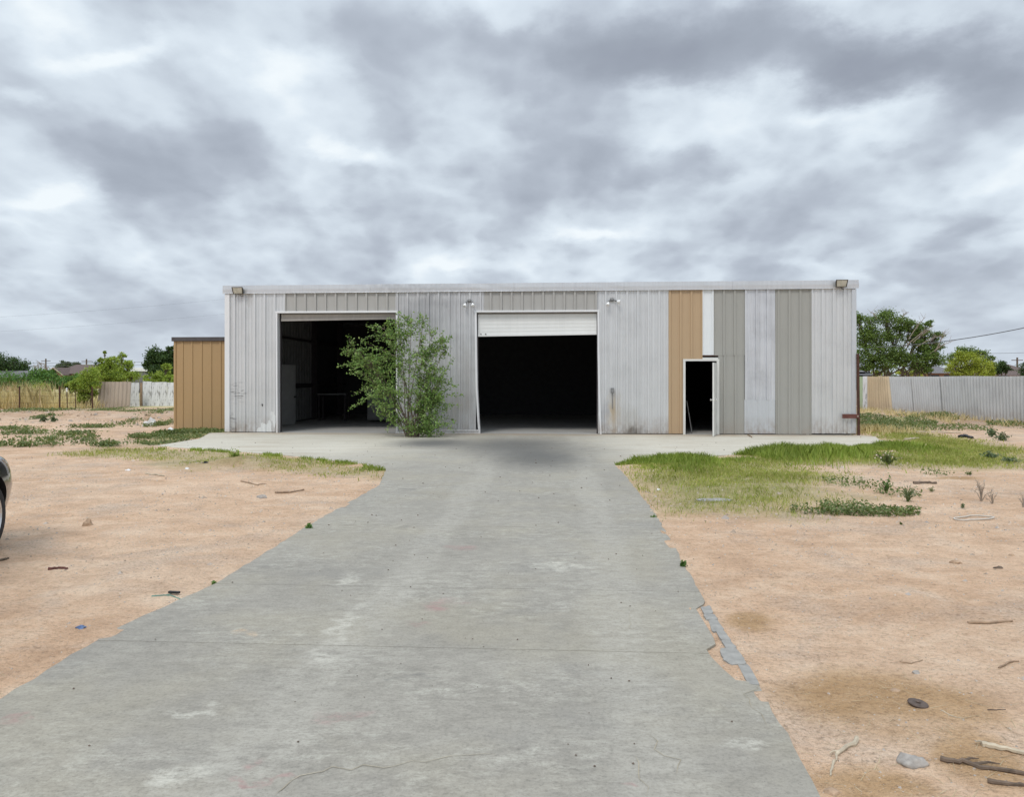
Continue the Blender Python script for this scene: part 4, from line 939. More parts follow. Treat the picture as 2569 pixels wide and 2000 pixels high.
for px, py, rx, ry in MAT:
    c = G(px, py); ax = rx/F*c.y; ay = (G(px, py-ry).y-G(px, py+ry).y)/2; n = int(700+1500*ax*ay*.25)
    a = rng.normal(size=(n,2))*.5; xx = c.x+a[:,0]*ax; yy = c.y+a[:,1]*ay; k = fbm(xx*1.6, yy*1.6, 161, 3) > .42; xs.append(xx[k]); ys.append(yy[k])
x = np.concatenate(xs); y = np.concatenate(ys); k = (pdist(x, y, slab) > .05) & (pdist(x, y, bld) > .1); x, y = x[k], y[k]; z = gheight(x, y)+rng.uniform(.01,.12,len(x))
o = npobj('creeping_weeds', leaves(np.stack([x,y,z],1), .065, .6, .6), 4, M['lf_weed']); kind(o, 'stuff'); tag(o, 'scattered creeping weed mats on the left sand', 'weeds')
# right-hand dark weed mat before the sand, far right greens
def t_mat(px0, px1, py0, py1): 
    return None
x = []; y = []
for px, py, rx, ry, n in ((2215,1288,95,7,1300),(2060,1283,80,8,1100),(2120,1275,70,9,500),(2230,1062,90,9,5000),(2330,1050,40,6,1800),(2300,1078,90,5,1500),(2200,1075,60,6,2500),(2420,1078,60,5,700),(2540,1070,40,6,900),(2250,1240,60,10,260),(2130,1215,70,14,500),(2350,1190,40,5,140)):
    c = G(px, py); ax = rx/F*c.y; ay = (G(px, py-ry).y-G(px, py+ry).y)/2; a = rng.uniform(-1,1,size=(n,2)); k = (a**2).sum(1) < 1
    xx = c.x+a[k,0]*ax; yy = c.y+a[k,1]*ay; k = fbm(xx*1.5, yy*1.5, 171, 3) > .40; x.append(xx[k]); y.append(yy[k])
x = np.concatenate(x); y = np.concatenate(y); k = (pdist(x, y, slab) > .02) & (pdist(x, y, bld) > .2); x, y = x[k], y[k]; z = gheight(x, y)+rng.uniform(.005,.085,len(x))*(1+(y > 20))
o = npobj('creeping_weeds', leaves(np.stack([x,y,z],1), np.where(y > 20, .07, .038), .5, .6), 4, M['lf_weed']); kind(o, 'stuff'); tag(o, 'dark green creeping weeds on the right-hand sand', 'weeds')
# dry field behind the wire fence
x = rng.uniform(-60, -9, 42000); y = 40.0+rng.power(.6, 42000)*32; k = (fbm(x*.4, y*.4, 181) > .36) & ((y > 44.5) | (x < -22.4)); x, y = x[k], y[k]; near = (y < 45)
hh = np.where(near, .5, .36)*rng.uniform(.4,1.3,len(x)); hh = np.where((x < P(75,HZ,42).x) & (y < 46), hh*1.35, hh)
o = npobj('dry_grass', blades(x, y, hh, .035, .6), 5, M['lf_dryg']); kind(o, 'stuff'); tag(o, 'pale dry grass field behind the wire fence', 'grass')
x = np.concatenate([rng.normal(P(40,HZ,40.5).x, 1.4, 900), rng.normal(P(55,HZ,40.5).x, .5, 300)]); y = rng.uniform(40.0, 42, len(x))
o = npobj('dry_grass', blades(x, y, rng.uniform(.7,1.6,len(x)), .022, .45), 5, M['lf_dryg']); kind(o, 'stuff'); tag(o, 'tall dry stalks crowding the leftmost wire fence posts', 'grass')
# dry tufts at right by the wall end and along the right fence
x = np.concatenate([rng.normal(G(2185,1085).x, .6, 1500), rng.uniform(15.5, 17.6, 3500), rng.normal(G(2140,1086).x, .18, 500)]); y = np.concatenate([rng.normal(G(2185,1085).y, .6, 1500), rng.uniform(25, 39, 3500), rng.normal(G(2140,1090).y, .15, 500)])
k = (fbm(x*1.2, y*1.2, 191) > .45) & (pdist(x,y,bld) > .03); x, y = x[k], y[k]
o = npobj('dry_grass', blades(x, y, rng.uniform(.06,.3,len(x)), .02, .8), 5, M['lf_dryg']); kind(o, 'stuff'); tag(o, 'dry tufts by the rusty post and right fence', 'grass')

# --- individual weeds -----------------------------------------------
def plant(name, label, cat, px, py, wpx, hpx, mat, n=60, leaf=.03, stem=None, style='bush', group=None, petals=0):
    g = G(px, py); s = g.y; w = wpx/F*s/2; h = hpx/F*s; r = empty(name, label, cat, (g.x, g.y, gz(g.x, g.y)), 0, group)
    L = []; m = MB(); tips = []
    for k in range(max(6, n//6)):
        a = random.uniform(0, 2*math.pi); q = random.uniform(.15, 1) if style != 'spike' else random.uniform(.3,1); e = Vector((math.cos(a)*w*q, math.sin(a)*w*q*.8, h*(1.05-.6*q*q)*random.uniform(.65,1.1)))
        mid = Vector((e.x*.35, e.y*.35, e.z*.6)); m.tube([(0,0,-.01), mid, e], [h*.018+.001, h*.012+.001, .0008], 4, False); tips.append(e)
        for j in range(6):
            tt = .3+.75*j/6; L.append(tuple(mid*(tt*2)) if tt < .5 else tuple(mid.lerp(e, tt*2-1)))
    if style == 'dry':
        for e in list(tips):
            for _ in range(3):
                a = e*random.uniform(.5,.9); m.tube([a, a+Vector((random.gauss(0,.12)*h, random.gauss(0,.12)*h, random.uniform(.1,.35)*h))], [.0025,.001], 3, False)
    m.build('stem', M['bark_pale'] if style == 'dry' else M[stem or 'lf_weed'], r)
    if style != 'dry':
        L = np.array(L*(2 if style == 'bush' else 1)); L = L+rng.normal(size=L.shape)*leaf*.35
        npobj('leaves', leaves(L, leaf, .3, .5 if style == 'bush' else .22), 4, mat, r)
    if petals:
        t_ = np.array([tuple(e) for e in tips])[:petals]; t_ = np.repeat(t_, 6, 0)+rng.normal(size=(len(t_)*6,3))*leaf*.35; npobj('blossoms', leaves(t_[::2], leaf*.6, 1, .9), 4, M['lf_petal'], r)
    return r
wd = 'single weeds on the right-hand sand'
plant('weed', 'upright leafy weed with yellowish top on the right sand', 'weed', 2224, 1237, 42, 46, M['lf_hedge'], 90, .035, group=wd)
plant('weed', 'round feathery grey-green weed on the right sand', 'weed', 2278, 1258, 50, 44, M['lf_blueweed'], 190, .045, style='spike', group=wd)
plant('flowering_weed', 'dark green weed with pale pink blossoms at the grass edge', 'weed', 2228, 1166, 74, 34, M['lf_weed'], 130, .05, petals=16)
plant('dry_shrub', 'taller leafless dry shrub on the right sand', 'shrub', 2462, 1257, 70, 54, M['lf_twigs'], 60, style='dry')
plant('dry_shrub', 'small leafless dry shrub touching the taller one', 'shrub', 2490, 1264, 44, 36, M['lf_twigs'], 40, style='dry')
plant('dry_shrub', 'leafless dry shrub cut by the right edge of the view', 'shrub', 2567, 1274, 44, 36, M['lf_twigs'], 36, style='dry')
plant('weed', 'tiny blue-green weed in front of the dry shrubs', 'weed', 2416, 1275, 18, 13, M['lf_blueweed'], 40, .022, group=wd)
plant('weed', 'tiny green weed below the dark board', 'weed', 2338, 1231, 18, 12, M['lf_weed'], 36, .022, group=wd)
plant('weed', 'flat green weed just below the right grass edge', 'weed', 2435, 1191, 34, 8, M['lf_weed'], 50, .03, group=wd)
plant('weed', 'speck of weed in front of the creeping weed mat', 'weed', 2261, 1313, 8, 6, M['lf_weed'], 24, .016, group=wd)
plant('weed', 'grey-green weed clump beneath the right fence', 'weed', 2487, 1098, 40, 22, M['lf_blueweed'], 90, .075, group='grey-green clumps on the far right')
plant('weed', 'purplish grey-green clump beside the fence weed', 'weed', 2516, 1108, 50, 22, M['lf_blueweed'], 90, .07, group='grey-green clumps on the far right')
plant('weed', 'grey-green clump in the grass at the far right', 'weed', 2490, 1152, 60, 18, M['lf_blueweed'], 90, .055, group='grey-green clumps on the far right')
plant('weed', 'grey-green clump at the grass end near the right edge', 'weed', 2535, 1162, 60, 14, M['lf_blueweed'], 80, .05, group='grey-green clumps on the far right')
ew = 'small weeds at the driveway edges'
plant('weed', 'green weed at the left driveway edge, the larger one', 'weed', 778, 1325, 24, 14, M['lf_hedge'], 60, .03, group=ew)
plant('weed', 'green sprig at the left driveway edge near the green strap', 'weed', 537, 1463, 16, 9, M['lf_hedge'], 30, .02, group=ew)
plant('weed', 'green weed at the right driveway edge', 'weed', 1715, 1421, 22, 15, M['lf_hedge'], 60, .026, group=ew)
plant('weed', 'green weed by the corner of the right grass', 'weed', 1640, 1298, 18, 8, M['lf_hedge'], 40, .026, group=ew)
plant('weed', 'grass tuft on top of the small dirt mound', 'weed', 592, 1162, 40, 26, M['lf_lush'], 120, .10, style='spike')
plant('weed', 'grey-green weed near the left berm', 'weed', 110, 1058, 18, 17, M['lf_blueweed'], 70, .1, group='pair of weeds before the left berm')
plant('weed', 'grey-green weed beside its twin, nearer the shed', 'weed', 132, 1059, 18, 15, M['lf_blueweed'], 70, .1, group='pair of weeds before the left berm')

# ------------------------------------------------------------------ gravel and straw over the sand
def on_sand(x, y): return (pdist(x, y, slab) > .015) & (pdist(x, y, bld) > .05)
n = 22000; s = 2.5+13*rng.power(1.1, n)**1.0; k = rng.uniform(-.75, .75, n); x = k*s; y = s; kk = on_sand(x, y) & (fbm(x*.9, y*.9, 201, 3)+rng.uniform(-.25,.25,n) > .42); x, y = x[kk], y[kk]
n = len(x); rad = (.0035+.009*rng.power(.35, n))*np.clip(y/6, .7, 1.6)*np.where(rng.uniform(0,1,n) < .02, rng.uniform(1.6,3.2,n), 1); z = gheight(x, y)
O = np.array([[1,0,0],[0,1,0],[-1,0,0],[0,-1,0],[0,0,.75],[0,0,-.75]], float); FT = [(0,1,4),(1,2,4),(2,3,4),(3,0,4)]
V = O[None]*rad[:, None, None]*rng.uniform(.55, 1.35, (n, 6, 1)); a = rng.uniform(0, 6.28, n); ca_, sa_ = np.cos(a), np.sin(a)
V = np.stack([V[:,:,0]*ca_[:,None]-V[:,:,1]*sa_[:,None], V[:,:,0]*sa_[:,None]+V[:,:,1]*ca_[:,None], V[:,:,2]], 2)+np.stack([x, y, z], 1)[:, None, :]
T = np.concatenate([V[:, list(f)] for f in FT], 1).reshape(-1, 3)
M['pebble'] = mat_leaf('pebble', [(.26,.20,.15),(.45,.36,.28),(.60,.52,.44),(.36,.33,.31),(.5,.37,.26)], 0.0, .85)
M['berm_clod'] = mat_leaf('berm_clod', [(.28,.18,.115),(.42,.29,.20),(.55,.42,.31),(.34,.31,.28)], 0.0, .9)
o = npobj('gravel', T, 3, M['pebble']); kind(o, 'stuff'); tag(o, 'small stones strewn over the sand', 'gravel')
n = 5200; s = 2.6+11*rng.power(1.0, n); k = rng.uniform(-.72, .75, n); x = k*s; y = s; c = G(2300,1850); kk = on_sand(x, y) & (rng.uniform(0,1,n) < .22+.6*np.exp(-(((x-c.x)/.9)**2+((y-c.y)/1.0)**2))+.25*(x > 1.5)*(y < 6)); x, y = x[kk], y[kk]; n = len(x)
a = rng.uniform(0, np.pi, n); l = rng.uniform(.012, .055, n); wdt = rng.uniform(.0008, .0022, n)*np.clip(y/5, .8, 2); z = gheight(x, y)+.004
d = np.stack([np.cos(a)*l, np.sin(a)*l, rng.uniform(-.002,.006,n)], 1); sd = np.stack([-np.sin(a)*wdt, np.cos(a)*wdt, 0*a], 1); cc = np.stack([x,y,z],1)
o = npobj('straw', np.stack([cc-d-sd, cc-d+sd, cc+d+sd*.4, cc+d-sd*.4], 1).reshape(-1,3), 4, M['lf_straw']); kind(o, 'stuff'); tag(o, 'bits of dry straw lying on the sand', 'straw')
x = np.concatenate([rng.uniform(-26, -8.6, 3200), rng.uniform(12, 17.4, 700)]); y = np.concatenate([rng.uniform(25, 38, 3200), rng.uniform(24, 38, 700)]); k = (fbm(x*.7, y*.9, 211, 3) > .47) & on_sand(x, y); x, y = x[k], y[k]; n = len(x)
rad = .02+.09*rng.power(.4, n); z = gheight(x, y); a = rng.uniform(0, 6.28, n)
V = O[None]*rad[:, None, None]*rng.uniform(.5, 1.4, (n, 6, 1))+np.stack([x, y, z], 1)[:, None, :]
o = npobj('rubble', np.concatenate([V[:, list(f)] for f in FT], 1).reshape(-1, 3), 3, M['berm_clod']); kind(o, 'stuff'); tag(o, 'clods and rubble strewn along the berms by the fences', 'rubble')
# grit on the concrete
n = 420; s = 3+16*rng.power(1.0, n); k = rng.uniform(-.6,.6,n); x = k*s; y = s; kk = pdist(x,y,slab) < -.1; x, y = x[kk], y[kk]; n = len(x); rad = (.004+.006*rng.uniform(0,1,n))*np.clip(y/7,.7,1.8)
V = O[None]*rad[:,None,None]*rng.uniform(.6,1.3,(n,6,1))+np.stack([x,y,0*x+.003],1)[:,None,:]
o = npobj('grit', np.concatenate([V[:, list(f)] for f in FT], 1).reshape(-1,3), 3, M['wood_dark']); kind(o, 'stuff'); tag(o, 'dark grit sprinkled on the concrete drive', 'grit')

# ------------------------------------------------------------------ lone litter, sticks, stones
def lump(name, label, cat, px, py, wpx, hgt, mat, flat=.7, seed=0, group=None, rough=.35, sub=2):
    g = G(px, py); r = wpx/F*g.y/2; bm = bmesh.new(); bmesh.ops.create_icosphere(bm, subdivisions=sub, radius=1)
    for v in bm.verts:
        k = 1+rough*mnoise.noise(v.co*1.6+Vector((seed*3.1, seed, 0)))+rough*.4*mnoise.noise(v.co*4+Vector((seed, 0, seed))); v.co = Vector((v.co.x*r*k, v.co.y*r*flat*k, max(-.25, v.co.z)*hgt*k))
    me = bpy.data.meshes.new(name); bm.to_mesh(me); bm.free(); me.materials.append(mat); me.polygons.foreach_set('use_smooth', [sub == 3]*len(me.polygons)); o = bpy.data.objects.new(name, me); C.objects.link(o)
    o.location = (g.x, g.y, gz(g.x, g.y)); return tag(o, label, cat, group)
def stick(name, label, pts, r, mat, cat='stick', forks=(), group=None, flat=1.0, lift=0.0):
    W3 = []
    for px, py in pts:
        g = G(px, py); W3.append(Vector((g.x, g.y, max(gz(g.x, g.y), 0 if pdist(np.array([g.x]), np.array([g.y]), slab)[0] < 0 else -9)+r*.7+lift)))
    out = []
    for a, b in zip(W3[:-1], W3[1:]):
        for k in range(4): out.append(a.lerp(b, k/4)+Vector((random.gauss(0,r*.35), random.gauss(0,r*.35), random.gauss(0,r*.15))))
    out.append(W3[-1]); n = len(out); o0 = out[0].copy(); m = MB()
    m.tube([p-o0 for p in out], [r*(1.05-.45*i/n)*random.uniform(.85,1.15) for i in range(n)], 7, True, flat)
    for i, (dx, dy) in forks:
        p = out[min(i, n-1)]-o0; m.tube([p, p+Vector((dx*.6, dy*.6, r*.6)), p+Vector((dx, dy, 0))], [r*.55, r*.4, r*.18], 5)
    o = m.build(name, mat); o.location = o0; return tag(o, label, cat, group)
sg = 'sticks scattered on the sand'
stick('stick', 'straight brown stick on the left sand near the driveway', [(692,1240),(730,1237),(762,1230)], .016, M['wood'], group=sg)
stick('stick', 'forked brown stick below the dirt mound', [(605,1211),(628,1217),(648,1222)], .014, M['wood'], group=sg, forks=[(7,(.12,.1))])
stick('stick', 'pale flat stick on the left sand', [(365,1190),(395,1193),(412,1196)], .014, M['wood_pale'], group=sg)
stick('stick', 'reddish stick alone on the lower left sand', [(122,1427),(150,1424),(170,1426)], .012, M['rust_red'], group=sg)
stick('stick', 'dark stick by the wheel of the car', [(-20,1408),(10,1403),(22,1400)], .012, M['wood_dark'], group=sg)
stick('stick', 'long dark stick high on the right sand', [(2430,1568),(2480,1569),(2540,1567)], .011, M['wood'], group=sg)
stick('stick', 'curved grey stick at the right edge of the sand', [(2507,1676),(2535,1664),(2556,1664)], .006, M['wood'], group=sg)
stick('stick', 'thin crooked twig above the small grey stone', [(2258,1659),(2285,1663),(2314,1655)], .004, M['wood'], group=sg)
stick('stick', 'short dark twig right of the metal ring', [(2478,1779),(2500,1779),(2523,1778)], .003, M['wood_dark'], group=sg)
stick('stick', 'thin straw-coloured twig below the metal ring', [(2362,1780),(2385,1795),(2420,1802)], .003, M['wood_pale'], group=sg)
stick('branch', 'short thick grey branch end near the right driveway edge', [(2152,1852),(2125,1872),(2098,1890)], .011, M['wood_pale'], 'branch', forks=[(8,(-.02,-.05)),(7,(-.045,-.01))])
stick('branch', 'thin bleached branch tip beside the grey branch', [(2095,1902),(2086,1922),(2083,1940)], .006, M['wood_pale'], 'branch')
stick('branch', 'pale debarked branch at the lower right edge', [(2462,1868),(2510,1876),(2569,1890),(2640,1905)], .013, M['wood_pale'], 'branch', forks=[(1,(-.03,.02))])
stick('bark_slab', 'long dark split bark below the pale branch', [(2362,1907),(2420,1918),(2500,1934),(2600,1945)], .012, M['wood_dark'], 'bark', forks=[(3,(.1,.03)),(5,(.12,.0))])
stick('branch', 'dark branch in the lower right corner', [(2478,1966),(2530,1970),(2600,1976)], .010, M['wood_dark'], 'branch')
stick('board', 'dark narrow board lying on the right sand', [(2293,1212),(2320,1211),(2350,1212)], .028, M['wood_dark'], 'board', flat=.6)
stick('board', 'pale splintered board on the grass near the apron tip', [(2272,1106),(2290,1104),(2304,1102)], .035, M['wood_pale'], 'board')
stick('rail', 'long grey rail lying before the right fence', [(2300,1088),(2350,1086),(2410,1086)], .03, M['wood_pale'], 'rail')
stick('scrap', 'dark scrap on the sand before the right fence', [(2410,1101),(2422,1097),(2440,1103)], .05, M['black'], 'scrap', forks=[(3,(.1,.2))])
stick('wood_scrap', 'brown wood piece leaning at the foot of the grey sheets', [(1876,1092),(1881,1095),(1886,1099)], .02, M['wood'], 'wood scrap')
stick('brick_scrap', 'dark red strip on the right tip of the apron', [(2208,1113),(2216,1113),(2223,1113)], .03, M['rust_red'], 'scrap', flat=.6)
# rusty ring
g = G(2303,1764); m = MB(); m.lathe([(.012,.004),(.014,.009),(.020,.011),(.024,.008),(.038,.010),(.046,.007),(.048,.002),(.044,-.004),(.012,-.004),(.012,.004)], 30); o = m.build('metal_ring', M['rustring'], None, True); o.location = (g.x, g.y, gz(g.x, g.y)+.006); o.rotation_euler = (.08,.1,0); tag(o, 'flat rusty ring on the wet brown patch', 'metal ring')
lump('stone', 'small grey stone above the rusty ring', 'stone', 2298, 1686, 20, .016, M['stone'], .7, 1)
lump('stone', 'low dark clod left of the rusty ring', 'stone', 2246, 1727, 24, .01, M['clod'], .7, 2)
lump('ash_lump', 'grey lump of hardened ash at the lower right', 'lump', 2285, 1912, 64, .032, M['stone'], .9, 3, rough=.5, sub=3)
lump('stone', 'reddish half-buried stone at the lower driveway corner', 'stone', 2086, 1978, 44, .014, M['clod'], .6, 4)
lump('clod', 'pointed earth clod alone on the left sand', 'clod', 219, 1316, 26, .07, M['clod'], .8, 5, rough=.6)
lump('stone', 'flat grey stone beside the brown stick', 'stone', 657, 1250, 26, .04, M['stone'], .7, 6)
lump('stone', 'pinkish flat stone on the right sand', 'stone', 2396, 1406, 30, .03, M['clod'], .6, 7)
lump('stone', 'dark slate on the right sand near the edge', 'stone', 2505, 1420, 26, .02, M['wood_dark'], .5, 8)
lump('stone', 'brown stone near the right edge above the slate', 'stone', 2537, 1386, 16, .02, M['clod'], .6, 9)
lump('plastic_bag', 'crumpled white plastic bag left of the shed', 'plastic bag', 378, 1069, 30, .30, M['plastic_white'], .8, 10, rough=.8)
lump('plastic_bag', 'dirty white wrapper before the shed corner', 'wrapper', 428, 1084, 16, .10, M['plastic_white'], .8, 11, rough=.9)
lump('paper_scrap', 'white paper scrap on the dirt mound', 'paper', 645, 1154, 26, .03, M['plastic_white'], .5, 12, rough=.8)
lump('paper_scrap', 'pale paper scrap left of the dirt mound', 'paper', 543, 1158, 24, .02, M['plastic_white'], .5, 13, rough=.8)
lump('paper_scrap', 'dark scrap beside the pale paper scrap', 'scrap', 516, 1171, 14, .03, M['black'], .5, 14, rough=.8)
lump('paper_scrap', 'white fleck at the lower edge of the left grass', 'paper', 322, 1181, 14, .02, M['plastic_white'], .5, 15, rough=.8)
lump('paper_scrap', 'small white fleck on the left grass edge, nearer the mound', 'paper', 470, 1177, 12, .02, M['plastic_white'], .5, 16, rough=.8)
lump('paper_scrap', 'torn white strip by the foot of the tan sheet', 'paper', 1702, 1091, 22, .03, M['plastic_white'], .35, 17, rough=.7)
lump('paper_scrap', 'white bit by the foot of the wide grey sheet', 'paper', 2026, 1091, 7, .04, M['plastic_white'], .6, 18)
lump('paper_scrap', 'white fleck in the right grass', 'paper', 1652, 1227, 10, .02, M['plastic_white'], .6, 19)
lump('concrete_smear', 'long pale slab of spilled concrete in the right grass', 'concrete', 1790, 1255, 92, .02, M['chunk'], .35, 20, rough=.5, sub=3)
lump('blue_scrap', 'crumpled blue plastic scrap on the lower left sand', 'plastic scrap', 203, 1577, 24, .012, M['plastic_blue'], .6, 21, rough=.9)
lump('rubble', 'red-brown rubble at the foot of the left bay', 'rubble', 672, 1090, 40, .06, M['rust_red'], .25, 22, rough=.9, sub=3)
lump('rubble', 'pale rubble piece by the left bay jamb', 'rubble', 690, 1091, 12, .06, M['chunk'], .4, 23, rough=.6)
lump('dark_bag', 'dark heap half hidden behind the shed', 'heap', 424, 1006, 22, .35, M['black'], .6, 24, rough=.8)
# green strap with its black buckle
stick('strap', 'faded green strap with a black buckle by the driveway', [(380,1494),(410,1491),(428,1492),(455,1502)], .006, M['strap_green'], 'strap', forks=[(5,(.06,.06))], flat=.4)
bk = [o for o in C.objects if o.get('category') == 'strap'][0]; m = MB(); m.box(-.045,.045,-.012,.012,0,.016,.003); q = m.build('buckle', M['black'], bk); g = G(437,1488); q.location = (g.x-bk.location.x, g.y-bk.location.y, .005); q.rotation_euler.z = -.2
# white hose loop
pts = []
for k in range(33):
    a = 2*math.pi*k/32; g = G(2443+50*math.cos(a), 1300+5.0*math.sin(a)+(2 if math.cos(a) < -.2 else 0)); pts.append((g.x, g.y, gz(g.x, g.y)+.014))
c = Vector(pts[0]); m = MB(); m.tube([Vector(p)-c for p in pts], .008, 6); o = m.build('hose', M['pvc'], None, True); o.location = c; tag(o, 'loop of white hose on the right sand', 'hose')
# broken edge of the driveway
ch = 'broken concrete pieces along the driveway edge'
labs = ['topmost broken concrete piece in the crumbled edge','second broken concrete piece from the top of the edge','broad grey piece in the upper crumbled edge','thin piece in the middle of the crumbled edge','pale rounded piece in the middle of the crumbled edge','largest piece beside the driveway joint','low piece under the largest one','long lowest piece of the crumbled edge']
for k, poly in enumerate([[(1762,1524),(1780,1521),(1786,1537),(1770,1539)],[(1768,1543),(1789,1541),(1796,1552),(1776,1553)],[(1781,1555),(1796,1554),(1812,1578),(1790,1580)],[(1800,1583),(1815,1584),(1828,1602),(1810,1601)],[(1813,1607),(1829,1606),(1842,1622),(1824,1624)],[(1812,1630),(1843,1627),(1858,1646),(1822,1650)],[(1822,1653),(1860,1650),(1866,1663),(1836,1664)],[(1857,1668),(1877,1671),(1898,1710),(1876,1708)]]):
    pp = [G(*p) for p in poly]; c = sum(pp, Vector())/4; pp = [c+(p_-c)*random.uniform(1.25,1.5) for p_ in pp]; bm = bmesh.new(); vs = []
    ring = []
    for i in range(4):
        a = pp[i]-c; b = pp[(i+1) % 4]-c
        for t_ in (0.12, .5, .88): q = a.lerp(b, t_); ring.append(q*(1+random.uniform(-.06,.06)))
    top = [bm.verts.new((p.x, p.y, random.uniform(.0,.006)-.002)) for p in ring]; bot = [bm.verts.new((p.x*1.05, p.y*1.05, -.06)) for p in ring]
    bm.faces.new(top); n = len(ring)
    for i in range(n): bm.faces.new((top[i], bot[i], bot[(i+1) % n], top[(i+1) % n]))
    bmesh.ops.recalc_face_normals(bm, faces=bm.faces); me = bpy.data.meshes.new('concrete_chunk'); bm.to_mesh(me); bm.free(); me.materials.append(M['chunk']); o = bpy.data.objects.new('concrete_chunk', me); C.objects.link(o); o.location = (c.x, c.y, -.003); o.rotation_euler = (random.uniform(-.03,.03), random.uniform(-.03,.03), 0); tag(o, labs[k], 'concrete piece', ch)

# ------------------------------------------------------------------ houses, poles and lines in the distance
def house(name, label, base, w, d, eave, ridge, wallm, roofm, rz=0, gable=None, hip=.0):
    h_ = empty(name, label, 'house', base, rz); m = MB(); m.box(-w/2, w/2, 0, d, 0, eave); m.build('wall', wallm, h_)
    m = MB(); o_ = .4; hp = w*hip
    m.add([(-w/2-o_,-o_,eave),(w/2+o_,-o_,eave),(w/2+o_,d+o_,eave),(-w/2-o_,d+o_,eave),(-w/2-o_+hp,d/2,ridge),(w/2+o_-hp,d/2,ridge)], [(0,1,5,4),(2,3,4,5),(1,2,5),(3,0,4),(3,2,1,0)]); m.build('roof', roofm, h_)
    if gable:
        gx_, gw, gh = gable; m = MB(); m.add([(gx_-gw,-2,0),(gx_+gw,-2,0),(gx_+gw,-2,eave),(gx_,-2,gh-.15),(gx_-gw,-2,eave),(gx_-gw,0,0),(gx_+gw,0,0),(gx_+gw,0,eave),(gx_-gw,0,eave)], [(0,1,2,3,4),(1,6,7,2),(5,0,4,8)]); m.build('gable_wall', wallm, h_)
        m = MB(); e = .35; m.add([(gx_-gw-e,-2.3,eave-.2),(gx_,-2.3,gh),(gx_+gw+e,-2.3,eave-.2),(gx_-gw-e,d/2,eave-.2),(gx_,d/2,gh),(gx_+gw+e,d/2,eave-.2)], [(0,1,4,3),(1,2,5,4)]); m.build('gable_roof', roofm, h_)
        m = MB(); m.tube([(gx_-gw-e,-2.32,eave-.25),(gx_,-2.32,gh-.05),(gx_+gw+e,-2.32,eave-.25)], .09, 4); m.build('bargeboard', M['wood_pale'], h_)
    for k in (-.3, .3): m = MB(); m.box(k*w-.5,k*w+.5,-.03,.03,.9,2.0); m.build('window', M['window'], h_)
    return h_
b = P(195,HZ,120); house('brick_house', 'brick house with brown roof and small front gable', (b.x, b.y, 0), 7.4, 8, 2.35, 3.9, M['brick'], M['shingle'], .0, (-2.5, 1.15, 3.35), .22)
b = P(5,HZ,105); house('brick_house', 'low orange brick house with grey roof at the left edge', (b.x, b.y, 0), 6.0, 8, 1.75, 2.75, M['brick'], M['shingle_grey'], .0, None, .15)
b = P(2555,HZ,95); house('brick_house', 'house with broad brown roof beyond the right fence', (b.x, b.y, 0), 6.4, 8, 2.0, 3.45, M['brick'], M['shingle'], 0, None, .35)
b = P(2362,HZ,85); house('grey_house', 'small grey roofed house between the elm and yellow-green bush', (b.x, b.y, 0), 2.6, 5, 2.2, 3.1, M['brick'], M['shingle_grey'], 0, None, .3)
b = P(2156,HZ,46); house('garden_shed', 'small grey shed behind the pale green fence sheet', (b.x, b.y, 0), .55, 2, 1.82, 2.1, M['fence_tan2'], M['shingle_grey'], 0, None, .1)
b = P(349,HZ,80); tr_ = empty('white_trailer', 'white trailer behind the white board fence', 'trailer', (b.x, b.y, 0)); m = MB(); m.box(-.9,1.6,0,2.4,.5,2.35); m.build('body', M['shingle_grey'], tr_); m = MB(); m.box(-1,1.7,-.1,2.5,2.36,2.75,.03); m.build('roof', M['white_wall'], tr_)
for sx in (-.2, .9): m = MB(); m.lathe([(0,-.1),(.3,-.1),(.33,0),(.3,.1),(0,.1)], 14, Matrix.Translation(Vector((sx,.1,.33))) @ Matrix.Rotation(math.pi/2,4,'X')); m.build('wheel', M['black'], tr_)
def pole(label, px, top, s, arm=True):
    b = P(px, HZ, s); o = empty('utility_pole', label, 'utility pole', (b.x, b.y, 0), 0, 'distant utility poles'); h_ = P(px, top, s).z; m = MB(); m.tube([(0,0,-.3),(0,0,h_)], [.17,.13], 8); m.build('pole', M['pole'], o)
    if arm: m = MB(); m.box(-.9,.9,-.06,.06,h_-.5,h_-.38); m.build('crossarm', M['pole'], o)
pole('utility pole beside the bare grey tree', 115, 900, 150); pole('utility pole behind the brown house roof', 217, 901, 140); pole('utility pole behind the right brown roof', 2552, 897, 120)
pole('thin far pole left of the bare tree', 69, 914, 190, False); pole('thin far pole right of the bare tree', 142, 914, 190, False)
def line(label, p0, p1, sag, r=.02):
    p0 = Vector(p0); p1 = Vector(p1); pts = [p0.lerp(p1, k/24)-p0-Vector((0,0,sag*4*(k/24)*(1-k/24))) for k in range(25)]
    m = MB(); m.tube(pts, r, 5, False); o = m.build('power_line', M['wire']); o.location = p0; tag(o, label, 'power line', 'overhead power lines')
line('upper overhead line left of the workshop', P(-420,814,48), P(640,742,60), .3, .0035)
line('lower overhead line left of the workshop', P(-420,852,48), P(640,780,60), .25, .0035)
line('thick service line running from the elm to the right edge', P(2200,871,46), P(2680,797,40), .28, .024)
line('faint far line over the right-hand bushes', P(2380,886,110), P(2750,874,110), .3, .025)
line('faint far line above the brick house, the upper one', P(-200,908,145), P(500,904,150), .4, .03)
line('faint far line above the brick house, the lower one', P(-200,915,145), P(500,912,150), .4, .03)

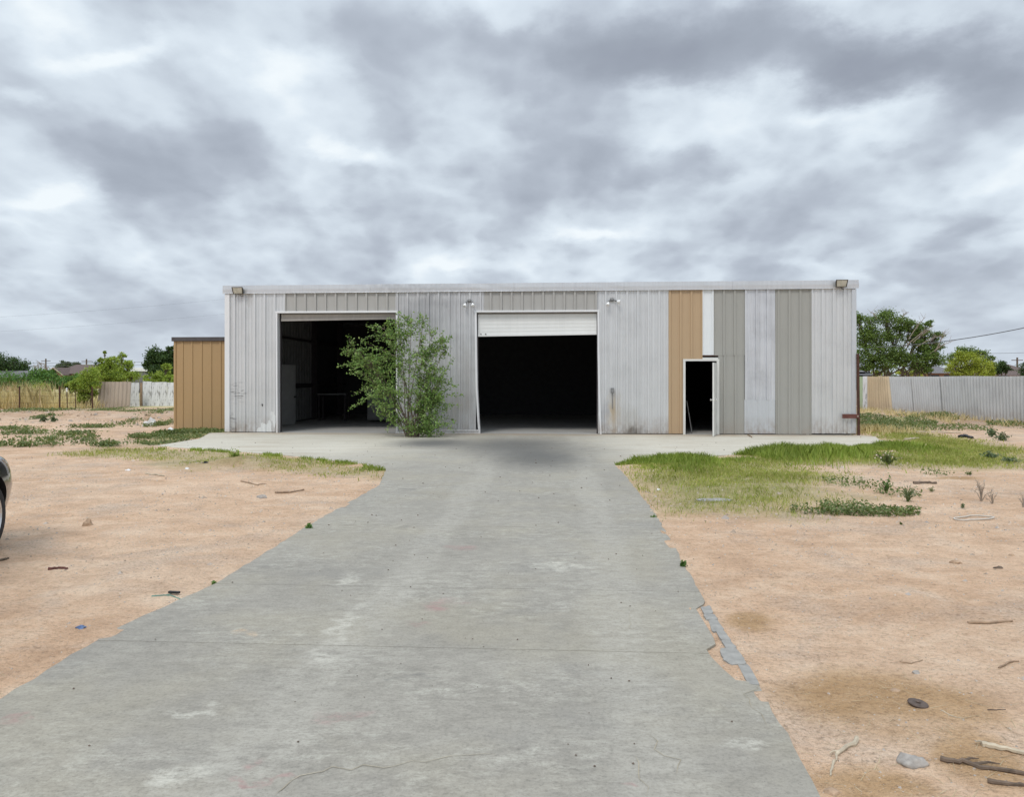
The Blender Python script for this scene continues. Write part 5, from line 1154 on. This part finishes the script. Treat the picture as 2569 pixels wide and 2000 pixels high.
# ------------------------------------------------------------------ the car at the left edge
def mat_car():
    m, t, b = newmat('dark_grey_car_paint'); o = ocoord(t)
    put(t, b.inputs['Base Color'], ramp(t, noise(t, o, 300, 2), [(.3, (.012,.013,.015)), (.7, (.02,.021,.024))]))
    b.inputs['Metallic'].default_value = .1; b.inputs['Roughness'].default_value = .3; b.inputs['Coat Weight'].default_value = 1.0; b.inputs['Coat Roughness'].default_value = .04
    return m
M['paint'] = mat_car(); M['tyre'] = simple('tyre_rubber', (.022,.022,.023), .85, 0, .2, 20); M['rim'] = simple('silver_alloy', (.62,.63,.64), .3, .9, .05)
M['glass'] = simple('dark_car_glass', (.02,.024,.026), .05, 0, .05, bmp=0); M['lamp_glass'] = simple('headlight_glass', (.55,.57,.6), .08, 0, .05, bmp=0)
wc = P(-55, 1305, 6.85); AZ = R(101)      # forward axis: away from the camera, a little to the left
fw = Vector((math.cos(AZ), math.sin(AZ))); WB_ = 2.7; FR = .88; HWID = .90
rt = Vector((fw.y, -fw.x)); org = Vector((wc.x, wc.y))-rt*(HWID-.11)-fw*WB_/2
car = empty('parked_car', 'dark grey car with silver wheel cut off at the left edge', 'car', (org.x, org.y, 0), AZ)
def body_mesh():
    sx = [-2.30,-2.26,-2.15,-1.9,-1.5,-1.0,-.4,.2,.8,1.2,1.6,1.9,2.05,2.15,2.22,2.25]
    def hw(x):
        e = max(0, (abs(x)-1.55)/.72); return HWID*(1-.34*e**2.6) 
    def top(x):
        if x > .8: return .98-.18*((x-.8)/1.45)**2.2
        if x < -1.5: return 1.0-.06*((-x-1.5)/.8)**2
        return .98+.02*(-x+.8)/2.3
    def low(x): return .24+.12*max(0,(abs(x)-1.9)/.4)
    ring = 20; v = []; f = []
    for x in sx:
        w = hw(x); zt = top(x); zb = low(x); endk = 1
        if x in (sx[0], sx[-1]): w *= .93; zt -= .08; zb += .04
        pr = [(0,zb),(.6,zb),(.90,zb+.02),(.965,zb+.14),(1.0,zb+.30),(1.0,zt-.30),(.985,zt-.18),(.94,zt-.06),(.82,zt-.005),(.45,zt+.02),(0,zt+.03)]
        pr = pr+[(-a, b) for a, b in pr[-2:0:-1]]; ring = len(pr)
        v += [(x, a*w, b) for a, b in pr]
    n = len(sx)
    for i in range(n-1):
        for k in range(ring): f.append((i*ring+k, i*ring+(k+1) % ring, (i+1)*ring+(k+1) % ring, (i+1)*ring+k))
    f.append(tuple(range(ring))[::-1]); f.append(tuple((n-1)*ring+k for k in range(ring)))
    return MB().add(v, f)
bo = body_mesh().build('body', M['paint'], None); bmx = bmesh.new(); bmx.from_mesh(bo.data); bmesh.ops.recalc_face_normals(bmx, faces=bmx.faces); bmx.to_mesh(bo.data); bmx.free()
ss = bo.modifiers.new('s', 'SUBSURF'); ss.levels = ss.render_levels = 2
cm = MB()
for x in (-WB_/2, WB_/2):
    for sg_ in (-1, 1): cm.lathe([(0,-.16),(.395,-.16),(.395,.16),(0,.16)], 40, Matrix.Translation(Vector((x, sg_*(HWID-.06), .345))) @ Matrix.Rotation(math.pi/2,4,'X'))
co = cm.build('cut', M['black'], None); bmx = bmesh.new(); bmx.from_mesh(co.data); bmesh.ops.remove_doubles(bmx, verts=bmx.verts, dist=1e-4); bmesh.ops.recalc_face_normals(bmx, faces=bmx.faces); bmx.to_mesh(co.data); bmx.free()
bm_ = bo.modifiers.new('b', 'BOOLEAN'); bm_.operation = 'DIFFERENCE'; bm_.object = co; bm_.solver = 'EXACT'; bm_.use_self = True
try: bm_.material_mode = 'TRANSFER'
except Exception: pass
bo.data.materials.append(M['black'])
dg = bpy.context.evaluated_depsgraph_get(); me = bpy.data.meshes.new_from_object(bo.evaluated_get(dg)); bo.modifiers.clear(); old = bo.data; bo.data = me; me.name = 'body'
bpy.data.objects.remove(co); bo.parent = car; me.polygons.foreach_set('use_smooth', [True]*len(me.polygons))
try: me.set_sharp_from_angle(angle=R(40))
except Exception: pass
# greenhouse
gh = MB(); st = [(-2.0,.62,.98,.99),(-1.55,.68,.98,1.30),(-.9,.64,.98,1.44),(-.1,.63,.98,1.45),(.35,.65,.98,1.36),(1.0,.72,.97,.985)]; v = []; f = []
for x, w, zb, zt in st:
    for a, b in ((1.18,zb-.06),(1.12,zb),(1.0,zt-.06),(.9,zt),(.4,zt+.02),(0,zt+.025),(-.4,zt+.02),(-.9,zt),(-1.0,zt-.06),(-1.12,zb),(-1.18,zb-.06)): v.append((x, a*w if zt > 1.05 else a*w, b))
for i in range(len(st)-1):
    for k in range(10): f.append((i*11+k, i*11+k+1, (i+1)*11+k+1, (i+1)*11+k))
gh.add(v, f); cab = gh.build('cabin', M['paint'], car, True)
for sg_ in (-1, 1):
    for x0, x1 in ((-1.45,-.55),(-.48,.45)):
        m = MB(); wb_, wt = .745, .665; t0, t1 = (1.36 if x0 > -1 else 1.27), (1.30 if x1 > 0 else 1.37); m.add([(x0,sg_*wb_,1.0),(x1,sg_*wb_,1.0),(x1-.12*(x1 > 0),sg_*wt,t1),(x0+.1*(x0 < -1),sg_*wt,t0)], [(0,1,2,3)]); m.build('window', M['glass'], car)
def wheel(x, sg_):
    mt = Matrix.Translation(Vector((x, sg_*(HWID-.115), .335))) @ Matrix.Rotation(-sg_*math.pi/2, 4, 'X')
    m = MB(); m.lathe([(.225,-.10),(.30,-.11),(.328,-.085),(.335,-.05),(.335,.05),(.328,.085),(.30,.105),(.232,.10)], 40, mt); w_ = m.build('wheel', M['tyre'], car, True)
    m = MB(); m.lathe([(.225,-.10),(.205,-.04),(.205,.06),(.226,.095),(.234,.102)], 36, mt)
    for k in range(5):
        a = 2*math.pi*k/5; q = mt @ Matrix.Rotation(a, 4, 'Z'); v = [q @ Vector(p) for p in ((.03,-.035,.075),(.215,-.022,.085),(.215,.022,.085),(.03,.035,.075),(.03,-.035,.045),(.215,-.022,.05),(.215,.022,.05),(.03,.035,.045))]; m.add(v, [(0,1,2,3),(7,6,5,4),(0,4,5,1),(1,5,6,2),(2,6,7,3),(3,7,4,0)])
    m.lathe([(.0,.092),(.045,.09),(.06,.07),(.06,.04),(0,.04)], 16, mt); m.build('rim', M['rim'], w_)
    m = MB(); m.lathe([(0,.0),(.14,.0),(.14,.02),(0,.02)], 24, mt); m.build('brake_disc', M['lampgrey'], w_)
for x in (-WB_/2, WB_/2):
    for sg_ in (-1, 1): wheel(x, sg_)
for sg_ in (-1, 1):
    m = MB(); m.add([(2.06,sg_*.50,.70),(1.98,sg_*.72,.71),(1.78,sg_*.80,.78),(1.80,sg_*.74,.86),(2.02,sg_*.5,.80)], [(0,1,2,3,4)]); m.v = [(p[0]+.07, p[1], p[2]) for p in m.v]; m.build('headlight', M['lamp_glass'], car)
    m = MB(); m.box(-2.27,-2.12,sg_*.62-.16,sg_*.62+.16,.72,.84,.02); m.build('tail_light', M['rust_red'], car)
    m = MB(); m.box(.55,.70,sg_*.88-.10,sg_*.88+.10,1.0,1.12,.03); m.build('wing_mirror', M['paint'], car)
m = MB(); m.box(1.9,2.18,-.55,.55,.235,.33,.02); m.build('front_lip', M['black'], car)

# ------------------------------------------------------------------ sky: Nishita behind a broken overcast
w = bpy.data.worlds.new('World'); S.world = w; w.use_nodes = True; t = w.node_tree; t.nodes.clear()
out = nd(t, 'ShaderNodeOutputWorld'); d = nd(t, 'ShaderNodeTexCoord').outputs['Generated']
SUN_E, SUN_A = 52, 205      # degrees; azimuth from +Y clockwise: behind the camera, to the left
sky = nd(t, 'ShaderNodeTexSky', sky_type='NISHITA', sun_disc=False, sun_elevation=R(SUN_E), sun_rotation=R(SUN_A), air_density=1.0, dust_density=1.5)
bg1 = nd(t, 'ShaderNodeBackground', {0: sky.outputs[0], 1: .11})
xyz = nd(t, 'ShaderNodeSeparateXYZ', {0: d}).outputs; KZ = .32
den = mth(t, 'ADD', mth(t, 'MAXIMUM', xyz[2], 0.0), KZ)
p = nd(t, 'ShaderNodeCombineXYZ', {0: mth(t, 'DIVIDE', xyz[0], den), 1: mth(t, 'DIVIDE', xyz[1], den)}).outputs[0]
def pp(px, py):
    v = Vector(((px-CX)/F, 1, (HZ-py)/F)).normalized(); z = max(v.z, 0)+KZ; return v.x/z, v.y/z
w1 = nd(t, 'ShaderNodeTexNoise', {'Vector': p, 'Scale': 3.2, 'Detail': 7, 'Roughness': .58}).outputs[1]
pw = vadd(t, p, vmul(t, vadd(t, w1, (-.5,-.5,-.5)), (.34,.34,0)))
N1 = noise(t, vmul(t, vadd(t, p, (3.7,1.3,0)), (1,.8,1)), 1.9, 8, .5, 0)
N2 = noise(t, vmul(t, vadd(t, p, (9.1,4.2,0)), (1,.85,1)), 9.0, 10, .6, 0)
pc = vmul(t, vadd(t, p, vmul(t, vadd(t, w1, (-.5,-.5,-.5)), (.16,.16,0))), (1,.78,1))
def puff(off, scales):
    acc = None
    for sc_, am in scales:
        v = nd(t, 'ShaderNodeTexVoronoi', {'Vector': vadd(t, pc, (off[0]+sc_, off[1], 0)), 'Scale': sc_, 'Smoothness': .38}, feature='SMOOTH_F1', voronoi_dimensions='2D').outputs['Distance']
        v = mth(t, 'MULTIPLY', mth(t, 'SUBTRACT', .40, v), am); acc = v if acc is None else mth(t, 'ADD', acc, v)
    return acc
SC = [(2.6,.62),(5.6,.52),(11.5,.28),(24.0,.10)]
pf = puff((0,0), SC); pf2 = puff((0,-.075), SC[1:3])
pf1 = puff((0,0), SC[1:3])
dens = mth(t, 'ADD', mth(t, 'MULTIPLY', mth(t, 'SUBTRACT', N1, .5), 1.25), mth(t, 'MULTIPLY', mth(t, 'SUBTRACT', N2, .5), .28))
dens = mth(t, 'ADD', dens, pf)
# tops of the puffs catch the light, their bases stay grey
dens = mth(t, 'SUBTRACT', dens, mth(t, 'MULTIPLY', mth(t, 'SUBTRACT', pf1, pf2), .6))
dens = mth(t, 'ADD', dens, .455)
BL = [(1900,140,640,130,.72),(1500,240,460,130,.34),(1300,60,420,90,.16),(2180,170,330,85,.34),(1480,140,330,120,.20),(1800,60,500,80,.14),(2250,190,260,60,.16),(430,400,400,125,.33),(1620,395,380,46,.28),(350,570,600,50,.08),(850,610,330,46,.10),(1900,590,330,40,.08),(2380,560,240,50,.18),(1250,40,260,60,.10),(200,690,420,50,.04),(900,300,260,60,.10),(1500,610,260,26,.12),
  (2280,330,300,70,-.28),(2120,300,150,40,-.2),(330,150,260,50,-.30),(120,470,190,52,-.30),(880,392,160,36,-.30),(50,270,90,55,-.24),(2580,172,60,44,-1.3),(2560,130,60,60,-.3),(1480,572,140,24,-.26),(1120,665,260,30,-.20),(2120,690,300,20,-.14),(90,40,190,60,-.16),(720,190,240,50,-.16),(1150,230,220,70,-.14),(1000,470,300,40,-.12),(1640,250,180,50,-.16),(2450,450,200,60,-.10)]
for (px, py, rx, ry, wgt) in BL:
    c = pp(px, py); r0 = abs(pp(px+rx, py)[0]-pp(px-rx, py)[0])/2; r1 = abs(pp(px, py-ry)[1]-pp(px, py+ry)[1])/2
    dens = mth(t, 'ADD', dens, mth(t, 'MULTIPLY', ell(t, pw, (c[0], c[1], 0), (r0*1.25, r1*1.25, None), .05), wgt))
cc = ramp(t, mth(t, 'MULTIPLY', dens, .72), [(.0, (.90,.95,.99)), (.14, (.76,.83,.905)), (.27, (.655,.72,.80)), (.36, (.565,.62,.70)), (.47, (.48,.525,.605)), (.62, (.41,.45,.525)), (.8, (.355,.39,.46)), (1.0, (.32,.35,.42))], 'LINEAR')
# overcast sky is brighter towards the zenith
zb = nd(t, 'ShaderNodeMapRange', {0: xyz[2], 1: .42, 2: .95, 3: 1.0, 4: 2.1}).outputs[0]
hz_ = nd(t, 'ShaderNodeMapRange', {0: xyz[2], 1: 0.0, 2: .14, 3: .6, 4: 0.0}).outputs[0]
cc = mix(t, hz_, cc, (.63,.68,.75))
cc = mix(t, 1.0, cc, (.98,1.0,1.005), 'MULTIPLY')
bg2 = nd(t, 'ShaderNodeBackground', {0: cc, 1: zb})
cov = nd(t, 'ShaderNodeMapRange', {0: dens, 1: -.95, 2: -.6, 3: .3, 4: 1.0}).outputs[0]
ms = nd(t, 'ShaderNodeMixShader', {0: cov, 1: bg1.outputs[0], 2: bg2.outputs[0]}); t.links.new(ms.outputs[0], out.inputs[0])
sl = bpy.data.lights.new('sun', 'SUN'); sl.energy = 1.5; sl.angle = R(18); sl.color = (1, .965, .91); so = bpy.data.objects.new('sun', sl); C.objects.link(so)
az = R(SUN_A); sd = Vector((math.sin(az)*math.cos(R(SUN_E)), math.cos(az)*math.cos(R(SUN_E)), math.sin(R(SUN_E)))); so.rotation_euler = (-sd).to_track_quat('-Z', 'Y').to_euler(); so.location = (0,-10,30)
# ------------------------------------------------------------------ camera and render settings
cam = bpy.data.cameras.new('camera'); co = bpy.data.objects.new('camera', cam); C.objects.link(co); S.camera = co
cam.sensor_width = 36; cam.sensor_fit = 'HORIZONTAL'; cam.lens = 36*F/2569; cam.shift_y = -(1000-HZ)/2569; cam.clip_end = 2000; cam.clip_start = .05
co.location = (0, 0, EYE); co.rotation_euler = (math.pi/2, 0, 0)
S.view_settings.view_transform = 'Standard'; S.view_settings.look = 'None'; S.view_settings.exposure = 0.0; S.view_settings.gamma = 1
S.cycles.use_denoising = True; S.cycles.max_bounces = 6
try: S.cycles.denoising_input_passes = 'RGB_ALBEDO_NORMAL'
except Exception: pass
